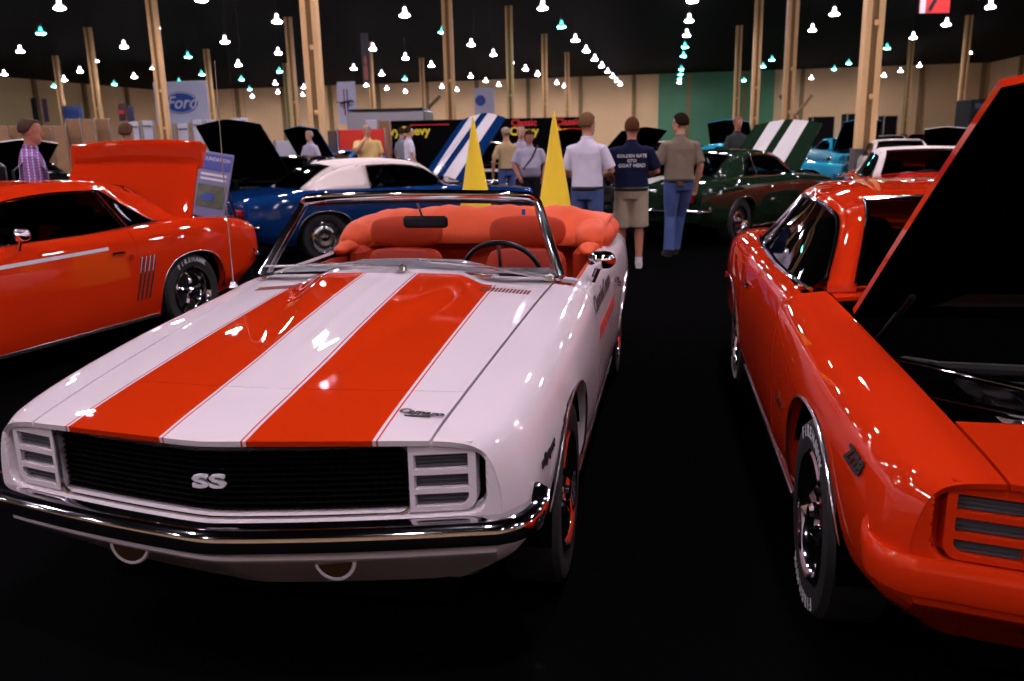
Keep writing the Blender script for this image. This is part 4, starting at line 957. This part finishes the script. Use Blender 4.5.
CN = {(-10.2, 24): 'thick tan column left of the white soft top', (5.0, 24): 'thick tan column right of the green car', (-10.2, 39.7): 'tan column above the striped raised hood', (5.0, 39.7): 'tan column directly right of the man in charcoal', (5.0, 55.2): 'slim tan column above the man in charcoal', (5.0, 70.7): 'farthest slim column above the green car roof',
    (-10.2, 55.2): 'slim column between the two yellow cones', (-10.2, 70.7): 'slim column just left of the right cone tip', (-10.2, 86.2): 'thin far column above the man in white', (-25, 39.7): 'tan column crossing the blue oval banner', (-25, 55.2): 'slim column right of the small white signs', (-25, 70.7): 'slim column beside the hanging portrait banner', (-25, 86.2): 'thin far column left of the cone',
    (-39.8, 55.2): 'slim column above the raised orange trunk lid', (-39.8, 70.7): 'slim column right of the blue oval banner', (-39.8, 86.2): 'thin far column behind the black raised hood', (-54.6, 55.2): 'column behind the man in plaid, leftmost', (-54.6, 70.7): 'thin column between the left wall posters', (-54.6, 86.2): 'thin far column left of the blue oval banner', (21.4, 55.2): 'column above the raised orange hood, rightmost', (21.4, 70.7): 'slim column above the white cars at right', (21.4, 86.2): 'thin far column right of the thick right column'}
for (la, lo), lab in CN.items(): column(la, lo, lab)
# ================================================================== WALL FITTINGS (far)
for k_, lat in enumerate(np.arange(-72, 40, 7.4)):
    o = hbox('trim_%d' % (k_+1), lat, lat+.5, 121.6, 122, 0, HT, M_WALLD)
for k_, lon in enumerate(np.arange(30, 120, 9)):
    hbox('trim_%d' % (k_+30), 39.6, 40, lon, lon+.5, 0, HT, M_WALLD); hbox('trim_%d' % (k_+50), -75.6, -75.2, lon, lon+.5, 0, HT, M_WALLD)
hbox('wall_green_bay', -1.8, 13.5, 121.7, 121.95, 0, HT, M_WALLG)
# ================================================================== BANNERS, SIGNS, STANDS
def board(name, label, cat, u0, v0, u1, v1, Y, m, th=.04, post=True, group=None, rz=None):
    """flat board seen between two picture corners, Y metres ahead, turned to the hall's axis; gives (thing, width, height)"""
    a, b = at(u0, v0, Y), at(u1, v1, Y); w = abs(b.x-a.x); h = abs(a.z-b.z); c = (a+b)/2
    p = thing(name, label, cat, (c.x, c.y, c.z), (-HALL if rz is None else rz), group)
    q = MB(); q.box((0, 0, 0), (w, th, h), bev=.01); q.build('board', m, p, smooth=False)
    return p, w, h
def hang(p, h, up_to=HT, w=1.0):
    z0 = p.location.z+h/2; q = MB()
    for s in (-1, 1): q.tube([(s*w*.4, 0, h/2), (s*w*.4, 0, up_to-p.location.z)], .004, 5)
    q.build('hanging_wires', M_BLACK, p)
M_BLUESIGN = mat('sign_blue', (.01, .06, .38, 1), rough=.4); M_PALE = mat('pale_banner', (.55, .55, .72, 1), rough=.8)
p, w, h = board('hanging_banner', 'big white banner with a blue oval hanging far left', 'banner', 150, 82, 213, 123, 58, M_PALE); hang(p, h, w=w)
q = MB(); q.lathe([(0, 0), (1, 0), (1, .05), (0, .05)], 40, 'y'); q.V = [(v[0]*w*.31, v[1]-.09, v[2]*h*.26) for v in q.V]; o = q.build('oval_badge', M_BLUESIGN, p)
q = MB(); q.tube([(w*.29*math.cos(2*PI*i/40), -.10, h*.235*math.sin(2*PI*i/40)) for i in range(41)], .03, 5); q.build('oval_rim', M_BOOTHWHITE, o)
text('oval_word', 'Ford', h*.42, Matrix.Translation((0, -.11, -.03)) @ Matrix.Rotation(PI/2, 4, 'X'), M_BOOTHWHITE, o, .01, .35, bold=.01)
p, w, h = board('hanging_banner', 'white banner with running horse and red and blue bars', 'banner', 336, 82, 358, 124, 46, M_PALE); hang(p, h, w=w)
for i, m_ in enumerate((mat('banner_red', (.45, .02, .03, 1), rough=.7), M_BOOTHWHITE, M_BLUESIGN)):
    q = MB(); q.box((-w*.12+i*w*.08, -.04, h*.02), (w*.07, .02, h*.62)); q.build('colour_bar', m_, p, smooth=False)
q = MB()
for L_, r in ((((-.36, .0), (-.15, .04), (.10, .05), (.24, .10), (.36, .04)), .05), (((-.15, .02), (-.27, -.12), (-.38, -.10)), .022), (((-.10, .02), (-.16, -.16), (-.24, -.20)), .022), (((.10, .03), (.20, -.08), (.33, -.07)), .022), (((.08, .03), (.12, -.12), (.22, -.15)), .022), (((-.34, .02), (-.46, .06), (-.56, .03)), .025)):
    q.tube([(x*w, -.07, z*h*.6) for x, z in L_], [r*w*1.0]*len(L_), 6)
q.build('horse_mark', M_BLACK, p)
p, w, h = board('hanging_banner', 'narrow dark portrait banner hanging beside a column', 'banner', 360, 33, 371, 83, 42, mat('dark_banner', (.05, .05, .06, 1), rough=.7)); hang(p, h, w=w)
q = MB(); q.ball((0, -.05, -.05*h), (w*.22, .03, h*.10), 12, 8); q.box((0, -.05, -.30*h), (w*.55, .03, h*.28), bev=.02); q.build('portrait', mat('portrait_red', (.40, .12, .09, 1), rough=.7), p)
p, w, h = board('hanging_banner', 'small white banner with a round blue badge above the striped blue hood', 'banner', 474, 88, 495, 113, 45, M_PALE); hang(p, h, w=w)
q = MB(); q.lathe([(0, 0), (w*.26, 0), (w*.26, .03), (0, .03)], 24, 'y', c=(-.2*w, -.06, 0)); q.build('round_badge', M_BLUESIGN, p)
p, w, h = board('hanging_banner', 'red and white banner high at the upper right', 'banner', 920, -14, 950, 13, 30, mat('banner_bright_red', (.6, .03, .03, 1), rough=.7), rz=.1); hang(p, h, w=w)
q = MB(); q.box((-w*.4, -.03, 0), (w*.18, .02, h)); q.build('white_edge', M_BOOTHWHITE, p); q = MB(); q.box((0, -.03, 0), (w*.12, .02, h*.9), M=Matrix.Rotation(.5, 4, 'Y')); q.build('dark_slash', M_BLACK, p)
for (u0, v0, u1, v1, c, lab) in ((30, 98, 40, 122, (.015, .015, .02, 1), 'tall black poster on the left wall'), (41, 99, 50, 122, (.10, .05, .10, 1), 'tall purple poster right of the black one'), (60, 106, 85, 121, (.09, .14, .32, 1), 'wide blue poster with standing figures'), (117, 103, 127, 121, (.04, .015, .02, 1), 'dark poster with red writing'), (127, 106, 135, 121, (.03, .035, .09, 1), 'dark blue poster beside the red one')):
    p, w, h = board('wall_poster', lab, 'poster', u0, v0, u1, v1, 70, mat('poster_%d' % u0, c, rough=.6, noise=.7, nscale=1.2)); hang(p, h, w=w)
    if u0 == 60:
        for i in range(4): q = MB(); q.box((-w*.3+i*w*.19, -.05, -h*.12), (w*.06, .03, h*.5), bev=.02); q.ball((-w*.3+i*w*.19, -.05, h*.2), w*.03, 8, 6); q.build('figure', M_BLUESIGN, p)
    if u0 == 117: q = MB(); q.box((0, -.05, 0), (w*.7, .03, h*.2)); q.build('red_writing', mat('banner_red', (.45, .02, .03, 1)), p)
def booth(label, u0, v0, u1, Y, m, name='booth_partition', cat='partition', group=None, depth=.15, frame_=True):
    a, b = at(u0, v0, Y), at(u1, v0, Y); w = abs(b.x-a.x); p = thing(name, label, cat, ((a.x+b.x)/2, Y, 0), 0, group)
    q = MB(); q.box((0, 0, a.z/2), (w*.97, depth, a.z), bev=.02); q.build('panel', m, p, smooth=False)
    if frame_:
        q = MB()
        for s in (-1, 1): q.tube([(s*w*.48, -depth*.6, 0), (s*w*.48, -depth*.6, a.z+.03)], .03, 6)
        q.build('post', M_BRUSH, p)
    return p, w, a.z
M_DRAPE = mat('brown_drape', (.30, .17, .085, 1), rough=.95, noise=.3, nscale=2.5); M_WDRAPE = mat('white_drape', (.50, .50, .58, 1), rough=.8)
od = ['leftmost', 'second', 'third', 'fourth', 'fifth', 'sixth', 'seventh', 'eighth']
for i in range(8): booth('brown draped booth partition below the wall posters, %s' % (od[i] if not i else od[i]+' from the left'), -6+i*14.5, 126 if i < 5 else 119, 8.5+i*14.5, 40+(i % 2)*.6, M_DRAPE, group='brown booth partitions at the left')
for i, (u, v) in enumerate(((128, 122), (142, 121), (162, 124), (177, 124), (192, 120), (206, 120))):
    p, w, h_ = booth('white booth panel below the blue oval banner, %s' % (od[i] if not i else od[i]+' from the left'), u, v, u+11.5, 44, M_WDRAPE, group='white booth panels')
    q = MB(); q.box((0, -.1, h_-.25), (w*.7, .04, .06)); q.build('heading_strip', M_BLACK, p)
p, w, h = board('hanging_sign', 'white sign with dark lettering above the black raised hood', 'sign', 232, 118, 249, 129, 30, M_BOOTHWHITE); hang(p, h, w=w)
for z in (.18, -.14): q = MB(); q.box((0, -.04, h*z), (w*.7, .02, h*.16)); q.build('lettering_band', M_BLUESIGN, p)
booth('white draped stand behind the turquoise raised hood at left', 275, 141, 298, 26, M_WDRAPE, 'draped_stand', 'stand'); booth('dark grey partition at the foot of the thick left column', 316, 131, 338, 26, mat('grey_brown_board', (.10, .07, .07, 1), rough=.8), 'booth_partition', 'partition')
booth('long red draped counter behind the man in yellow', 337, 130, 386, 29, mat('red_drape', (.65, .03, .015, 1), rough=.8, noise=.2, nscale=2), 'draped_counter', 'counter')
booth('white display panel between the yellow shirted man and the red counter', 365, 120, 378, 33, M_WDRAPE, 'display_stand', 'stand'); booth('narrow tan display case right of the man in yellow', 379, 121, 390, 31, M_DRAPE, 'display_case', 'case')
p, w, hh = booth('long black banner wall with yellow and red words behind the cones', 388, 121, 585, 34, mat('black_banner', (.003, .003, .004, 1), rough=1, spec=0), 'banner_wall', 'banner', frame_=False)
M_YWORD = mat('yellow_lettering', (.75, .60, .02, 1), rough=.6); M_RWORD = mat('red_lettering', (.5, .01, .01, 1), rough=.6)
for u, t_, m_, z, sz in ((385, 'Chevy', M_YWORD, 1.9, .46), (415, 'Chevy', M_YWORD, 1.9, .46), (524, 'Chevy', M_YWORD, 1.80, .44), (524, 'Classic', M_RWORD, 2.12, .36), (563, 'Chevy', M_YWORD, 1.80, .40), (430, '__________', M_RWORD, 2.25, .3), (568, 'Classic', M_RWORD, 2.12, .36)):
    x = at(u, 130, 34).x-p.location.x; text('banner_word', t_, sz, Matrix.Translation((x, -.09, z)) @ Matrix.Rotation(PI/2, 4, 'X'), m_, p, .005, bold=.012)
a, b = at(352, 111, 42), at(430, 120, 42)
p = thing('box_trailer', 'long silver trailer roof behind the man in yellow', 'trailer', ((a.x+b.x)/2, 42, 0), -.1); q = MB(); q.box((0, 0, 1.9), (b.x-a.x, 2.2, 2.0), bev=.06); q.build('trailer_body', mat('silver_panel', (.35, .34, .38, 1), rough=.3, metal=.6), p)
q = MB(); q.box((0, -.05, 2.98), (b.x-a.x-.2, 2.0, .1), bev=.03); q.build('roof_rail', M_BLACK, p)
for s in (-1, 1):
    for yy in (-1.0, 1.0): q = MB(); q.lathe([(0, -.1), (.42, -.1), (.45, 0), (.42, .1), (0, .1)], 20, 'y', c=(s*1.2, yy, .45)); q.build('wheel', M_RUBBER, p)
a, b = at(964, 100, 34), at(992, 128, 34)
p = thing('food_kiosk', 'dark boxy kiosk beside the raised orange hood', 'kiosk', ((a.x+b.x)/2, 34, 0), 0); q = MB(); q.box((0, 0, a.z/2), (b.x-a.x, 1.2, a.z), bev=.04); q.build('cabinet', mat('dark_panel', (.006, .007, .009, 1), rough=.6, spec=.2), p); q = MB(); q.box((0, -.62, a.z-.25), ((b.x-a.x)*.8, .03, .2)); q.build('display_window', mat('blue_grey_window', (.03, .06, .09, 1), rough=.2), p)
M_DARKCAB = mat('dark_cabinet_panel', (.008, .008, .009, 1), rough=.8, spec=.1)
for u, v, w_, Y, lab in ((852, 114, 16, 36, 'dark machine on a stand left of the thick right column foot'), (888, 116, 14, 43, 'dark grey cabinet right of the thick right column'), (821, 117, 22, 40, 'dark gazebo with a glowing top near the green wall')):
    booth(lab, u-w_/2, v, u+w_/2, Y, M_DARKCAB, 'dark_cabinet', 'cabinet', depth=.6)
# sloping roof of a white lean-to at right and bracing struts
for u0, v0, u1, v1, Y, lab in ((780, 95, 800, 125, 60, 'steel brace sloping down right of the column, first'), (812, 95, 785, 128, 62, 'steel brace sloping down left, right of the column'), (440, 96, 418, 118, 60, 'steel brace by the column above the striped hood')):
    A, B = at(u0, v0, Y), at(u1, v1, Y); B = A+(B-A)*(A.z/(A.z-B.z)); q = MB(); q.tube([A, B], .12, 6); o = q.build('steel_brace', M_COLD); tag(o, lab, 'brace', 'diagonal steel braces')
# ================================================================== FURTHER CARS
M_TURQ = M_SKY
FAR = [
 ('black coupe far left behind the man in plaid', 35, 27, -1.3, M_BLACKP, dict()),
 ('silver car behind the man in plaid with raised pale hood', 36, 14.5, -1.0, M_GREY, dict(hood='up', hoodm=M_CREAM, hood_ang=.7)),
 ('dark car whose roof shows above the raised orange trunk lid', 100, 20.5, -1.3, M_BLACKP, dict()),
 ('light blue car with raised hood left of the grey-haired man', 286, 23, .5, paint('sky_blue_paint', (.03, .16, .36, 1)), dict(hood='up', hood_ang=1.0)),
 ('white car with chrome nose between the left cone and the bald man', 479, 20.3, -.05, M_CREAM, dict(hood='up', hood_ang=.5)),
 ('red car with raised hood behind the man in white', 572, 28, .1, M_REDP, dict(hood='up', hood_ang=.8)),
 ('black car with raised hood behind the man in navy', 655, 18.3, -.5, M_BLACKP, dict(hood='up', hood_ang=.7)),
 ('white car left of the turquoise raised hood', 684, 29.5, -.1, M_CREAM, dict()),
 ('turquoise car with raised hood behind the man in charcoal', 722, 25, .5, M_TURQ, dict(hood='up', hood_ang=.95)),
 ('turquoise car with chrome headlamp behind the striped green hood', 848, 20.5, -1.25, M_TURQ, dict(hood='down')),
 ('turquoise car with raised hood right of the chrome headlamp', 866, 27.5, .1, M_TURQ, dict(hood='up', hood_ang=.9)),
 ('cream convertible behind the white roofed red car', 912, 19.5, .3, M_CREAM, dict(top='soft', topm=M_TOPW)),
 ('white car with raised hood far right by the orange hood', 944, 27, .5, M_CREAM, dict(hood='up', hood_ang=.6)),
 ('cream coupe parked far behind the thick right column', 890, 34.5, .4, M_CREAM, dict()),
 ('red coupe parked far right of the thick right column', 918, 40, .5, M_REDP, dict()),
 ('dark coupe far behind the green car roof', 706, 38, .8, M_BLACKP, dict()),
]
for lab, u, Y, th, m_, kw in FAR:
    P = at(u, 150, Y); car('parked_car', lab, 'car', (P.x, P.y, 0), th, m_, lod=.28, **kw)
